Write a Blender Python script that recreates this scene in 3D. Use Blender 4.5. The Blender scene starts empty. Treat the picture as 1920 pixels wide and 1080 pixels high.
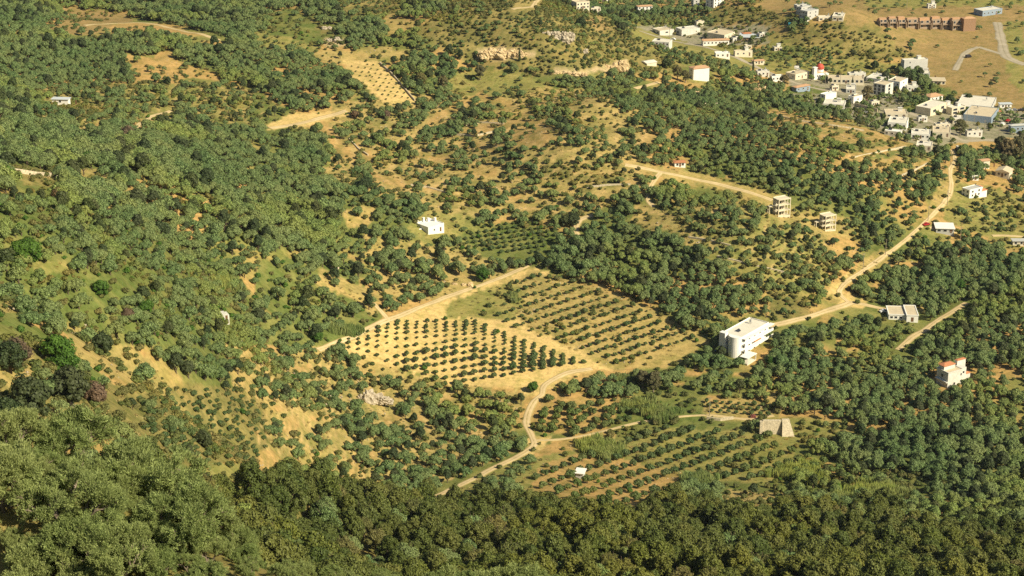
import bpy, math, random
import numpy as np
from mathutils import Vector
R = math.radians
sc = bpy.context.scene
COL = sc.collection

# ---------------------------------------------------------------- camera
CAM_Z = 325.0
PITCH = R(20.6)
FPX = 3583.0                      # focal length in units of a 1920-wide picture
cam_d = bpy.data.cameras.new("camera")
cam = bpy.data.objects.new("camera", cam_d)
COL.objects.link(cam)
cam.location = (0, 0, CAM_Z)
cam.rotation_euler = (math.pi / 2 - PITCH, 0, 0)
cam_d.sensor_width = 36.0
cam_d.lens = 36.0 * FPX / 1920.0
cam_d.clip_start = 1.0
cam_d.clip_end = 9000.0
sc.camera = cam

# ---------------------------------------------------------------- light
SUN_AZ = math.atan2(-0.57, 0.82)
SUN_EL = R(38)
world = bpy.data.worlds.new("World")
sc.world = world
world.use_nodes = True
wn = world.node_tree
wn.nodes.clear()
w_out = wn.nodes.new("ShaderNodeOutputWorld")
w_bg = wn.nodes.new("ShaderNodeBackground")
w_sky = wn.nodes.new("ShaderNodeTexSky")
w_sky.sky_type = 'NISHITA'
w_sky.sun_disc = False
w_sky.sun_elevation = SUN_EL
w_sky.sun_rotation = math.pi / 2 - SUN_AZ
w_sky.air_density = 1.0
w_sky.dust_density = 1.2
w_bg.inputs["Strength"].default_value = 0.05
wn.links.new(w_sky.outputs[0], w_bg.inputs[0])
wn.links.new(w_bg.outputs[0], w_out.inputs[0])
sun_d = bpy.data.lights.new("sun", 'SUN')
sun_d.energy = 5.0
sun_d.angle = R(0.5)
sun_d.color = (1.0, 0.88, 0.62)
sun = bpy.data.objects.new("sun", sun_d)
COL.objects.link(sun)
sv = Vector((math.cos(SUN_AZ) * math.cos(SUN_EL), math.sin(SUN_AZ) * math.cos(SUN_EL), math.sin(SUN_EL)))
sun.rotation_euler = sv.to_track_quat('Z', 'Y').to_euler()
sun.location = (300, -200, 600)
sc.view_settings.view_transform = 'Standard'
sc.view_settings.look = 'None'
sc.view_settings.exposure = 0.5
sc.view_settings.gamma = 1.0
sc.cycles.max_bounces = 4
sc.cycles.diffuse_bounces = 2
sc.cycles.glossy_bounces = 1
sc.cycles.transmission_bounces = 1
sc.cycles.volume_bounces = 0
sc.cycles.use_denoising = False

# ---------------------------------------------------------------- numeric helpers
def hash2(ix, iy, s):
    n = (ix.astype(np.int64) * 374761393 + iy.astype(np.int64) * 668265263 + s * 974634777) & 0x7fffffff
    n = ((n ^ (n >> 13)) * 1274126177) & 0x7fffffff
    return ((n ^ (n >> 16)) & 0xffff) / 65535.0

def vnoise(x, y, s=0):
    xi = np.floor(x); yi = np.floor(y)
    fx = x - xi; fy = y - yi
    fx = fx * fx * (3 - 2 * fx); fy = fy * fy * (3 - 2 * fy)
    a = hash2(xi, yi, s); b = hash2(xi + 1, yi, s); c = hash2(xi, yi + 1, s); d = hash2(xi + 1, yi + 1, s)
    return (a * (1 - fx) + b * fx) * (1 - fy) + (c * (1 - fx) + d * fx) * fy

def fbm(x, y, wl, s=0, octv=4, gain=0.5):
    t = 0; amp = 1; tot = 0
    for k in range(octv):
        t = t + amp * vnoise(x / wl * 2 ** k + 13.7 * k, y / wl * 2 ** k - 7.1 * k, s + k)
        tot += amp; amp *= gain
    return t / tot            # 0..1

CP, SP = math.cos(PITCH), math.sin(PITCH)
def project(x, y, z):
    dz = z - CAM_Z
    f = y * CP - dz * SP
    u = y * SP + dz * CP
    f = np.maximum(f, 1e-3)
    return 960 + FPX * x / f, 540 - FPX * u / f, f

def ray(px, py):
    a = (px - 960) / FPX; b = -(py - 540) / FPX
    return np.array([a, CP + b * SP, -SP + b * CP])

# ---------------------------------------------------------------- terrain shape
# (picture x, picture y, height of the ground there): the land as read off the photograph
CTRL = [
 (1000,800,0),(1400,800,0),(1850,800,0),(1200,900,3),(1600,880,3),(750,820,8),(1900,900,6),
 (1000,660,6),(1300,660,3),(1800,650,0),(1600,600,2),(1700,500,0),(1900,400,0),(1900,560,0),
 (1850,250,-5),(1700,180,-5),(1900,120,-5),(1900,20,-5),(1600,10,-5),(1350,60,-5),(1200,15,-4),(1250,75,-4),(1480,140,-4),
 (1500,300,28),(1300,400,20),(1650,300,20),(1450,480,16),(1550,520,6),(1740,330,12),(1300,240,25),(1500,215,12),(1400,180,4),
 (900,450,16),(1050,400,20),(800,300,30),(1000,300,30),(1150,220,30),(1200,540,10),
 (700,80,45),(900,50,52),(1020,35,52),(1070,90,40),(1150,120,26),(900,130,36),(650,160,38),(1090,15,30),
 (500,20,45),(300,20,40),(100,20,42),(100,150,60),(300,150,52),(500,150,42),
 (100,300,90),(300,300,68),(500,300,48),(100,450,125),(300,450,88),(500,450,48),(640,500,28),
 (100,600,150),(300,600,95),(450,600,50),(600,680,20),(60,720,168),(250,720,120),(450,800,62),(330,830,90),(450,900,60),
 (650,920,22),(950,920,12),(650,1000,60),(1000,1000,48),(1000,1078,112),(600,1078,118),(1400,1000,40),(1400,1078,95),(1800,1000,30),(1850,1078,72),
]
WCTRL = [(0,0,321.5),(0,-60,345),(-60,-20,330),(60,-20,322),(-16,74,286.8),(-14,64,287.4),(-32,70,285),(-24,66,287),(-50,66,279),(-26,84,279),(-45,90,266),(-80,70,275),(-90,110,258),(-1,72,282.0),(5,73,280.5),(14,75,277.5),(22,76,275),(10,100,264),(-7,74,280.5),(-7,62,287.5),(1,60,287),(30,72,275),(60,90,262),
 (-10,95,265),(-19,112,254),(-9,112,254),(3,112,253),(30,120,240),(-45,115,252),(0,150,224),(-70,150,238),(70,150,214),(0,240,172),(-70,240,184),(90,240,160),(-110,330,182),
 (-200,200,230),(-200,350,190),(-260,500,170),(200,100,230),(200,250,150),(260,400,70),(350,650,5),(450,900,0),(600,1300,-5),(700,2000,-5),
 (-350,800,120),(-400,1200,80),(-450,1700,60),(-100,1900,20),(300,2000,-5),(-300,2400,60),(300,2600,10),(-600,2600,80),(700,3200,40),(0,3400,60),(-900,1200,110),(900,900,20),(-700,600,210),(600,300,90),(-600,100,330),(500,0,260)]
ctl = []
for px, py, z in CTRL:
    d = ray(px, py); t = (z - CAM_Z) / d[2]
    ctl.append((d[0] * t, d[1] * t, z))
ctl += WCTRL
ctl = np.array(ctl, float)
RC = 30.0
def _phi(r2): return np.sqrt(r2 + RC * RC)
_A = _phi(((ctl[:, None, :2] - ctl[None, :, :2]) ** 2).sum(-1))
_n = len(ctl)
_M = np.zeros((_n + 1, _n + 1)); _M[:_n, :_n] = _A; _M[_n, :_n] = 1; _M[:_n, _n] = 1
_W = np.linalg.solve(_M, np.append(ctl[:, 2], 0))
def H0(x, y):
    x = np.asarray(x, float); y = np.asarray(y, float)
    out = np.full(x.shape, _W[-1])
    for i in range(_n):
        out += _W[i] * np.sqrt((x - ctl[i, 0]) ** 2 + (y - ctl[i, 1]) ** 2 + RC * RC)
    return out
def at_z(px, py, z):
    d = ray(px, py); t = (z - CAM_Z) / d[2]
    return d[0] * t, d[1] * t
# small rises: picture point, ground height there, bump height, radius
BUMPS = []
for px, py, z, h, rx, ry in [(1570,72,-5,24,52,60),(1395,32,-5,14,45,55),(1120,215,30,8,26,30),(1050,300,28,9,30,38),(1180,350,24,7,34,40),
                             (1340,430,18,7,45,40),(740,400,30,6,35,40),(1040,85,45,8,30,30)]:
    x, y = at_z(px, py, z); BUMPS.append((x, y, h, rx, ry))
def H(x, y):
    z = H0(x, y)
    for bx, by, h, rx, ry in BUMPS:
        z = z + h * np.exp(-((x - bx) / rx) ** 2 - ((y - by) / ry) ** 2)
    dist = np.sqrt(x * x + y * y)
    amp = np.clip((dist - 60) / 300, 0, 1)
    hilly = 1 / (1 + np.exp(-(H0(x, y) - 18) / 6.0))
    z = z + amp * ((fbm(x, y, 90, 3, 4) - 0.5) * (2.0 + 9 * hilly))
    return z

TX = np.concatenate([np.linspace(-0.95, -0.31, 26), np.arange(-0.30, 0.3001, 0.00155), np.linspace(0.31, 0.95, 26)])
RY = [12.0]
while RY[-1] < 3800:
    RY.append(RY[-1] * (1.0042 if 300 < RY[-1] < 1750 else 1.014))
RY = np.array(RY)
RYB = np.concatenate([np.linspace(-120, 10, 12), RY])
def _gx(yy): return np.maximum(np.abs(yy), 40) if False else yy
GY = np.repeat(RY[:, None], len(TX), 1)
GX = (RY + 30)[:, None] * TX[None, :]
GZ = H(GX, GY)
LY = np.log(RY)
def HM(x, y):
    """height of the terrain sheet itself"""
    x = np.asarray(x, float); y = np.asarray(y, float)
    yy = np.clip(y, RY[0], RY[-1])
    j = np.clip(np.searchsorted(RY, yy) - 1, 0, len(RY) - 2)
    fj = (yy - RY[j]) / (RY[j + 1] - RY[j])
    t = np.clip(x / (yy + 30), TX[0], TX[-1])
    i = np.clip(np.searchsorted(TX, t) - 1, 0, len(TX) - 2)
    fi = (t - TX[i]) / (TX[i + 1] - TX[i])
    return (GZ[j, i] * (1 - fi) + GZ[j, i + 1] * fi) * (1 - fj) + (GZ[j + 1, i] * (1 - fi) + GZ[j + 1, i + 1] * fi) * fj

def hit(px, py):
    """where the sight line through a picture point first meets the ground"""
    px = np.atleast_1d(np.asarray(px, float)); py = np.atleast_1d(np.asarray(py, float))
    out = np.zeros((len(px), 3))
    ts = np.concatenate([np.arange(215, 340, 4.0), np.arange(340, 2400, 3.0)])
    for k in range(len(px)):
        d = ray(px[k], py[k])
        X = d[0] * ts; Y = d[1] * ts; Z = CAM_Z + d[2] * ts
        below = Z < HM(X, Y)
        i = int(np.argmax(below)) if below.any() else len(ts) - 1
        lo, hi = ts[max(i - 1, 0)], ts[i]
        for _ in range(12):
            m = (lo + hi) / 2
            if CAM_Z + d[2] * m < HM(d[0] * m, d[1] * m): hi = m
            else: lo = m
        out[k] = (d[0] * hi, d[1] * hi, float(HM(d[0] * hi, d[1] * hi)))
    return out
def hit1(px, py): return hit([px], [py])[0]

# ---------------------------------------------------------------- zones (what covers the land where)
CW, CH, CS = 560, 350, 4              # raster covers x -160..2080, y -160..1240
CX0, CY0 = -160, -160
ground = np.zeros((CH, CW), np.int8)
dens = np.full((CH, CW), 0.97, np.float32)
tscl = np.ones((CH, CW), np.float32)
shrub = np.full((CH, CW), 0.5, np.float32)
terr = np.zeros((CH, CW), np.float32)
kind = np.zeros((CH, CW), np.int8)    # 0 olive, 1 pine, 2 none/other
_cx = CX0 + (np.arange(CW) + .5) * CS
_cy = CY0 + (np.arange(CH) + .5) * CS
PXX, PYY = np.meshgrid(_cx, _cy)
def inpoly(P, X, Y):
    ins = np.zeros(X.shape, bool)
    n = len(P)
    for i in range(n):
        x1, y1 = P[i]; x2, y2 = P[(i + 1) % n]
        if y1 == y2: continue
        c = ((Y < y1) != (Y < y2)) & (X < (x2 - x1) * (Y - y1) / (y2 - y1) + x1)
        ins ^= c
    return ins
GT = dict(F=0, S=1, T=2, O=3, G=4, D=5, K=6, B=7, P=8, R=9)
def zone(P, g=None, d=None, s=None, sh=None, k=None):
    m = inpoly(P, PXX, PYY)
    if g is not None: ground[m] = GT[g]
    if d is not None: dens[m] = d
    if s is not None: tscl[m] = s
    if sh is not None: shrub[m] = sh
    if k is not None: kind[m] = k
def terrace_zone(P): terr[inpoly(P, PXX, PYY)] = 1.0
def strip(P, wpx, g=None, d=None, sh=None):
    m = np.zeros(PXX.shape, bool)
    for (x1, y1), (x2, y2) in zip(P[:-1], P[1:]):
        L2 = (x2 - x1) ** 2 + (y2 - y1) ** 2 + 1e-6
        t = np.clip(((PXX - x1) * (x2 - x1) + (PYY - y1) * (y2 - y1)) / L2, 0, 1)
        m |= ((PXX - x1 - t * (x2 - x1)) ** 2 + (PYY - y1 - t * (y2 - y1)) ** 2) < wpx * wpx
    if g is not None: ground[m] = GT[g]
    if d is not None: dens[m] = d
    if sh is not None: shrub[m] = sh
def E(cx, cy, rx, ry, a=0, n=14):
    return [(cx + rx * math.cos(t) * math.cos(a) - ry * math.sin(t) * math.sin(a), cy + rx * math.cos(t) * math.sin(a) + ry * math.sin(t) * math.cos(a)) for t in [2 * math.pi * i / n for i in range(n)]]
# broad groves
zone([(-160,-160),(520,-160),(520,160),(300,160),(240,150),(150,150),(-160,200)], s=1.05, d=1.0)
zone([(-160,190),(200,240),(430,330),(640,340),(620,470),(480,470),(300,420),(-160,380)], s=1.25, d=1.0)
zone([(-160,380),(300,420),(430,480),(500,620),(250,650),(100,600),(-160,600)], s=1.0, d=.9, g='G', sh=.9)
zone([(620,190),(860,170),(1200,170),(1200,360),(1080,420),(820,400),(700,360),(620,330)], g='T', d=.6, s=.9, sh=.65)
zone([(1100,420),(1240,420),(1500,470),(1580,545),(1480,600),(1340,640),(1180,560),(1020,500)], d=1.0, s=1.0)
zone([(1200,380),(1440,380),(1560,470),(1560,540),(1440,480),(1240,430)], g='D', d=.7, s=.9, sh=.8)
zone([(1600,540),(1920,400),(2080,400),(2080,930),(1500,930),(1400,860),(1450,700),(1460,640)], d=1.0, s=1.05)
zone([(1180,200),(1440,180),(1620,230),(1790,290),(1790,340),(1640,480),(1460,380),(1180,300)], d=.97, s=.9)
zone([(420,640),(640,655),(800,710),(980,740),(960,850),(800,920),(480,920),(440,760)], d=.95, s=.9, g='T', sh=.7)
zone([(960,160),(1300,160),(1440,180),(1440,240),(1160,230)], d=.97, s=.8)
for P in ([(620,235),(800,195),(1160,185),(1230,260),(1200,360),(1080,410),(860,400),(640,330)], [(1440,205),(1640,235),(1780,290),(1770,350),(1640,330),(1440,280)], [(1200,385),(1440,390),(1560,470),(1560,540),(1440,500),(1240,440)],
          [(60,160),(500,155),(500,240),(60,235)], [(440,650),(800,720),(960,760),(960,850),(800,920),(500,900)]): terrace_zone(P)
# far left
zone([(113,15),(240,25),(250,42),(160,48),(115,35)], 'B', .08, .8)
zone([(237,104),(290,110),(318,86),(338,116),(415,143),(405,152),(330,146),(255,138),(243,118)], 'O', .05, .7, .2)
zone([(130,158),(480,155),(500,230),(300,222),(150,235),(60,225),(60,180)], 'D', .5, .8, .8)
zone([(100,193),(200,196),(190,213),(105,216)], 'T', .05, .7)
zone([(140,232),(185,236),(182,246),(145,246)], 'T', .05)
zone(E(165,215,60,12), 'D', .45, .7)
zone([(15,312),(112,322),(112,350),(40,348)], 'K', 0, .7, .9)
zone([(142,318),(212,318),(218,334),(150,338)], 'T', .05)
zone([(500,20),(560,16),(605,60),(590,92),(500,70),(512,50)], 'G', .05, .7, .4)
zone([(590,98),(700,88),(775,92),(760,107),(640,122),(600,112)], 'T', .05, .7, .3)
zone([(480,60),(600,84),(600,98),(480,80)], 'D', .2, .7)
zone(E(150,50,60,16), 'B', .15, .8)
zone([(640,112),(712,118),(740,142),(785,192),(718,194),(686,160),(655,134)], 'S', 0, .3, .03)
zone([(722,28),(745,36),(782,40),(778,50),(728,56)], 'T', 0, .5, .2)
zone(E(615,55,22,9), 'K', .1, .6, .8); zone(E(625,78,22,10), 'R', .05, .6, .8)
zone([(630,0),(760,0),(740,24),(640,28)], 'K', .2, .6, .9)
zone([(470,165),(560,212),(560,225),(460,235)], 'G', .35, .7, .6)
zone([(505,232),(560,213),(650,203),(652,212),(592,235),(560,240),(508,242)], 'S', 0, .5, .05)
zone([(600,238),(625,238),(668,296),(650,304),(612,262)], 'O', 0, .5, .2)
zone(E(640,320,42,12), 'T', .15, .8, .3)
zone([(850,140),(910,128),(960,138),(1040,155),(1035,166),(970,182),(870,182),(840,160)], 'D', .12, .6, .2)
# centre rise and ridge
zone([(850,0),(1060,0),(1130,30),(1290,130),(1180,142),(1020,142),(880,120),(780,60)], 'K', .26, .6, 1.0)
zone([(895,94),(1000,90),(1000,108),(900,114)], 'R', 0, .5, .1)
zone([(1030,122),(1100,132),(1170,108),(1180,128),(1110,140),(1035,134)], 'R', 0, .5, .1)
zone([(960,-20),(1020,-5),(1010,10),(960,20)], 'T', 0)
zone([(1100,30),(1130,32),(1150,60),(1120,60)], 'B', .05, .6, .8)
zone([(958,212),(985,205),(1052,250),(1050,272),(958,276)], 'O', .1, .7, .2)
zone([(1060,200),(1100,190),(1152,196),(1165,226),(1100,226)], 'T', .1, .7, .4)
zone([(1000,165),(1100,168),(1090,180),(1020,186)], 'T', .15, .7, .3)
zone([(1012,308),(1060,300),(1088,320),(1060,336),(1020,334)], 'K', .04, .7, 1.0)
zone([(985,283),(1085,278),(1086,300),(1060,300),(1000,308)], 'T', .1, .7, .3)
zone([(1100,225),(1180,260),(1170,275),(1060,270)], 'T', .45, .8, .3)
for P in [[(810,225),(900,180),(950,195)],[(860,250),(940,232),(985,238)],[(770,345),(830,360)],[(700,330),(760,350)],[(780,290),(830,300),(850,290)],
          [(1100,350),(1180,345),(1215,360)],[(940,360),(1000,395)],[(1260,265),(1275,248)],[(1205,258),(1225,262)],[(870,268),(930,282)],[(660,262),(700,300)],[(880,330),(930,325)]]:
    strip(P, 7, 'O', .12, .2)
zone([(1080,330),(1170,320),(1180,350),(1090,360)], 'K', .1, .7, .9)
zone([(1150,300),(1240,312),(1420,352),(1460,372),(1440,385),(1330,352),(1230,330)], 'T', .03, .7, .3)
zone([(1190,385),(1260,400),(1300,435),(1220,430),(1190,410)], 'T', .15, .7, .6)
zone([(1280,440),(1360,448),(1350,462),(1290,456)], 'T', .15, .7, .6)
zone([(1330,470),(1480,500),(1540,545),(1480,530),(1340,485)], 'D', .3, .7, .9)
zone([(1440,545),(1530,560),(1520,590),(1440,600)], 'K', .15, .7, 1.0)
zone([(1440,375),(1500,395),(1600,410),(1590,440),(1560,470),(1500,430),(1430,400)], 'T', .25, .8, .4)
zone([(1560,440),(1620,455),(1600,480),(1540,470)], 'O', .3, .8, .3)
for P in [[(1445,212),(1520,228),(1635,245)],[(1620,262),(1668,259)],[(1600,292),(1660,280),(1700,272)],[(1640,306),(1692,296)],[(1690,326),(1738,303)],[(1540,250),(1600,262)]]:
    strip(P, 5.5, 'O', .0, .15)
# valley with the village
zone([(1130,28),(1300,60),(1480,60),(1480,110),(1420,130),(1300,125),(1200,70)], 'D', .45, .7, .5)
zone([(1200,30),(1340,30),(1330,55),(1200,55)], 'F', 1.0, .6)
zone([(1060,-40),(1400,-40),(1400,10),(1060,10)], 'B', .25, .7)
zone([(1340,10),(1450,14),(1480,50),(1380,50),(1335,30)], 'K', .06, .6, .8)
zone([(1330,42),(1480,46),(1470,66),(1340,62)], 'B', .12, .6)
zone([(1400,-60),(2080,-60),(2080,210),(1920,205),(1800,192),(1750,150),(1700,112),(1640,55),(1560,40),(1430,20)], 'B', .03, .7, .12)
zone([(1620,-60),(2080,-60),(2080,12),(1620,12)], 'D', .2, .7, .3)
zone([(1480,66),(1500,52),(1560,44),(1640,50),(1712,106),(1600,116),(1480,100)], 'K', .0, .6, 1.0)
zone([(1400,80),(1560,88),(1590,100),(1560,112),(1440,110),(1400,100)], 'F', .9, .65)
zone([(1420,112),(1600,114),(1690,118),(1690,132),(1620,142),(1560,140),(1420,132)], 'D', .2, .7, .3)
zone([(1480,142),(1620,140),(1700,150),(1780,190),(1920,210),(2080,215),(2080,262),(1920,258),(1790,268),(1740,285),(1640,240),(1480,180)], 'P', .26, .8, .4)
zone([(1480,160),(1520,160),(1560,175),(1480,175)], 'G', .05, .7)
zone([(1690,170),(1790,170),(1790,195),(1700,210)], 'G', .7, .7)
zone([(1180,50),(1440,50),(1440,85),(1300,85)], 'P', .25, .7)
zone([(1880,40),(1920,40),(1920,180),(1890,150)], 'D', .15, .8)
zone([(1790,345),(1860,350),(2080,420),(2080,460),(1880,455),(1790,425),(1760,410)], 'D', .14, .8, .6)
zone([(1745,370),(1788,305),(1800,330),(1770,385),(1730,410)], 'T', .0, .7, .3)
# left slope
zone([(-160,365),(60,365),(120,430),(60,445),(-160,405)], 'G', .3, .9, .8)
zone([(140,518),(275,518),(285,542),(170,546)], 'G', .08, .8, .5)
zone([(-160,585),(10,585),(70,612),(95,632),(60,652),(-160,625)], 'G', .05, .9, .5)
zone([(118,598),(185,632),(218,636),(300,680),(352,712),(300,735),(200,700),(130,655)], 'T', .04, .9, .6)
zone([(-160,630),(60,648),(130,660),(260,740),(290,810),(60,860),(-160,860)], 'K', .22, .8, 1.0)
zone([(0,640),(60,652),(70,720),(0,720)], 'T', .04, 1.0, .6)
zone([(120,655),(200,700),(190,740),(130,720)], 'G', .25, 1.0, .9)
zone(E(100,500,40,14), 'D', .2, 1, .7); zone(E(20,550,22,12), 'T', .1); zone(E(15,575,25,10), 'T', .1)
zone(E(245,370,40,8), 'D', .2)
zone([(640,392),(700,385),(705,402),(690,425),(648,430)], 'T', .05, .9, .3)
zone([(480,485),(560,480),(640,490),(700,550),(722,592),(600,640),(520,600),(480,570)], 'G', .6, 1.1, .4)
zone([(590,500),(720,550),(700,600),(660,560),(600,540)], 'T', .2, 1.1, .3)
zone([(680,440),(860,470),(960,500),(940,530),(840,555),(760,570),(700,540)], 'T', .6, 1.0, .4)
zone([(480,500),(560,520),(540,540),(480,540)], 'G', .1)
zone([(250,740),(360,720),(440,730),(500,760),(500,880),(400,880),(300,860),(260,800)], 'K', .05, .6, .8)
zone([(330,880),(480,868),(490,925),(380,935),(335,920)], 'D', .08, 1.0, .7)
for e in [(1210,875,50,7),(1330,870,45,6),(1150,860,30,5),(1420,880,40,5),(520,765,18,7),(690,700,14,5),(565,745,10,5),(735,785,16,10),(775,783,14,9),(665,870,12,22),(500,870,25,30),(600,785,20,9),(700,850,10,8),(510,650,20,8),(560,690,20,7),(840,745,16,7),(545,795,18,16),(1000,770,8,10),
          (870,600,10,3),(1300,700,20,7),(1390,700,16,6),(1270,720,14,6),(1430,655,10,4),(1340,745,20,5),(1690,545,12,4),(1715,495,22,8),(1810,540,14,5),(1640,535,12,4),(1600,655,10,4),(1840,600,10,4),(1545,600,8,8),(1575,640,8,4),
          (660,480,14,6),(735,465,16,5),(1560,790,20,5),(1650,800,14,5),(1590,750,10,5),(1290,300,14,5),(1370,330,12,4)]:
    zone(E(*e), 'O', .04, 1, .25)
# bright orchard fields
zone([(640,640),(735,598),(900,540),(985,500),(1010,505),(1140,545),(1240,590),(1335,640),(1290,665),(1250,690),(1150,694),(1112,692),(1040,720),(1015,745),(985,738),(960,728),(905,726),(840,718),(806,704),(735,688),(655,662)], 'S', 0, .5, .12)
zone([(1060,520),(1140,545),(1240,590),(1335,640),(1290,665),(1250,690),(1150,694),(1075,655),(985,612),(945,560),(985,505)], 'T', 0, .5, .3)
zone([(840,565),(960,525),(985,545),(960,600),(930,600),(840,597)], 'D', 0, .5, .5)
zone([(905,425),(960,415),(1030,428),(1050,440),(1020,478),(955,478),(880,468),(870,442)], 'G', 0, .5, .3)
zone([(600,640),(650,615),(722,588),(722,596),(625,646)], 'G', 0, .5, .8)
zone([(800,395),(870,400),(870,440),(800,452),(765,430)], 'D', 0, .6, .4)
# middle plots
zone([(1018,738),(1215,762),(1260,770),(1150,800),(1100,815),(1015,812),(995,790)], 'O', 0, .5, .15)
zone([(1000,838),(1140,800),(1200,790),(1180,830),(1120,850),(1050,870),(1000,860)], 'O', 0, .5, .7)
zone([(1000,862),(1100,840),(1180,805),(1230,795),(1440,815),(1510,850),(1620,880),(1600,905),(1500,905),(1320,905),(1260,900),(1180,965),(1100,945),(1030,935),(950,905)], 'D', 0, .6, .3)
zone([(1000,880),(1090,850),(1300,890),(1230,920),(1180,965),(1100,945),(1000,925)], 'O', 0, .6, .15)
zone([(1200,738),(1310,735),(1320,790),(1260,800),(1160,830),(1130,800)], 'G', .12, .7, .9)
zone([(1310,745),(1450,752),(1460,790),(1330,785)], 'T', .05, .5, .4)
zone([(1430,780),(1600,790),(1560,835),(1430,830)], 'D', .15, .6, .8)
zone([(860,905),(980,850),(1010,870),(960,905),(900,960),(820,960)], 'D', .35, .7, .4)
zone([(1500,860),(1620,880),(1650,900),(1560,915),(1480,900)], 'O', .5, .6, .3)
zone([(1430,720),(1470,710),(1470,760),(1440,760)], 'T', .2)
# reeds and scrubby hollows
zone([(1440,900),(1720,880),(1760,920),(1560,945),(1440,935)], 'G', .45, .9, 1.0)
zone([(1360,920),(1480,925),(1470,960),(1330,960)], 'T', .15, .8, .6)
# pine slope
zone([(380,945),(520,925),(700,938),(830,950),(900,960),(1150,975),(1240,950),(1360,962),(1480,955),(1560,965),(1720,950),(2080,960),(2080,1240),(380,1240)], 'K', .97, 1.0, .3, 1)
zone([(-160,895),(420,900),(420,1240),(-160,1240)], 'K', .9, 1.0, .3, 1)
zone([(1650,950),(2080,930),(2080,1000),(1700,1010)], 'F', .97, 1.05, .3, 0)
ROADS = {
 'main': ([(1786,282),(1790,300),(1781,322),(1784,348),(1778,370),(1752,400),(1718,432),(1688,458),(1655,482),(1618,508),(1590,528),(1574,548),(1590,566)], 3.1),
 'loop': ([(1440,612),(1485,602),(1530,590),(1580,574),(1600,568),(1650,578),(1690,586)], 4.5),
 'upper': ([(1172,309),(1235,322),(1330,342),(1400,360),(1448,376)], 4.5),
 'upper_b': ([(1240,323),(1222,346),(1214,372),(1226,388)], 3.2),
 'centre_t': ([(1112,404),(1088,412),(1078,432),(1084,442)], 4),
 'mid': ([(990,498),(960,512),(915,530),(860,549),(800,571),(735,598),(690,618),(640,640),(596,656)], 3.4),
 'spur': ([(700,568),(715,584),(728,600)], 3.0),
 'gully': ([(1110,692),(1062,700),(1022,722),(1016,740),(1002,752),(990,775),(988,798),(998,822),(1000,836),(972,856),(930,876),(880,902),(845,918),(808,934)], 3.6),
 'gully_r': ([(1002,826),(1050,824),(1100,816),(1150,804),(1200,792),(1262,783),(1330,779),(1400,786),(1450,779)], 2.2),
 'right': ([(1812,568),(1780,588),(1756,602),(1735,618),(1708,634),(1682,656)], 4.0),
 'left': ([(255,240),(275,226),(300,214),(320,208)], 3.0),
 'top': ([(158,48),(245,43),(300,48),(350,60),(412,76)], 4.0),
 'dune': ([(505,240),(560,232),(600,222),(650,208)], 5.0),
 'ridge': ([(960,18),(1000,12),(1022,-4)], 4.0),
 'house': ([(1190,166),(1215,160),(1236,154)], 3.5),
 'flats': ([(1700,210),(1760,235),(1800,262),(1850,262),(1920,268)], 6.0),
 'town': ([(1200,58),(1250,74),(1300,84),(1360,100),(1440,135),(1540,168),(1640,172)], 5.5),
 'plain': ([(1790,132),(1810,100),(1835,88)], 5.0),
 'plain_b': ([(1870,42),(1878,80),(1890,108),(1925,122)], 8.0),
 'plain_c': ([(1835,88),(1890,105)], 5.0),
 'far_r': ([(1860,442),(1890,442),(1960,446)], 3.0),
 'yard': ([(1745,425),(1760,432),(1795,434)], 5.0),
}
for P, w in ROADS.values():
    strip(P, max(6, w * 1.8), None, 0.0, .1)
# clearings round the buildings
for e in [(1400,652,48,22),(1290,145,40,20),(1788,706,34,20),(1692,590,50,16),(1275,308,18,9),(1466,392,34,24),(1552,420,34,24),(806,430,34,22),
          (1460,815,40,24),(426,594,17,14),(1090,890,16,9),(110,190,20,8),(1768,434,34,12),(1815,362,32,22),(1870,330,28,22),(1910,455,24,10),(712,752,34,20),(1600,570,30,12),(1215,118,20,12)]:
    zone(E(*e), None, 0.0, None, .15)
zone(E(1600,568,34,9), 'S'); zone(E(1690,580,40,7), 'S'); zone([(985,815),(1030,820),(1010,845),(980,860)], 'S'); zone([(1040,688),(1112,688),(1090,705),(1000,745),(975,738),(1010,710)], 'S')
strip([(1600,512),(1560,545),(1600,560)], 8, 'S', 0)
strip([(1655,478),(1600,515)], 12, 'T', 0, .2)

def zlook(arr, px, py):
    i = np.clip(((px - CX0) / CS).astype(int), 0, CW - 1); j = np.clip(((py - CY0) / CS).astype(int), 0, CH - 1)
    return arr[j, i]
# ---------------------------------------------------------------- materials
def mat_new(name, rough=0.85, spec=0.2):
    m = bpy.data.materials.new(name); m.use_nodes = True
    nt = m.node_tree
    b = nt.nodes["Principled BSDF"]
    b.inputs["Roughness"].default_value = rough
    b.inputs["Specular IOR Level"].default_value = spec
    return m, nt, b
def noise_node(nt, scale, detail=4, rough=.6, coord='Object'):
    tc = nt.nodes.new("ShaderNodeTexCoord"); n = nt.nodes.new("ShaderNodeTexNoise")
    n.inputs["Scale"].default_value = scale; n.inputs["Detail"].default_value = detail; n.inputs["Roughness"].default_value = rough
    nt.links.new(tc.outputs[coord], n.inputs["Vector"])
    return n
def ramp(nt, src, stops):
    r = nt.nodes.new("ShaderNodeValToRGB")
    el = r.color_ramp.elements
    while len(el) < len(stops): el.new(0.5)
    for e, (p, c) in zip(el, stops):
        e.position = p; e.color = (*c, 1)
    nt.links.new(src, r.inputs[0])
    return r
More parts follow.
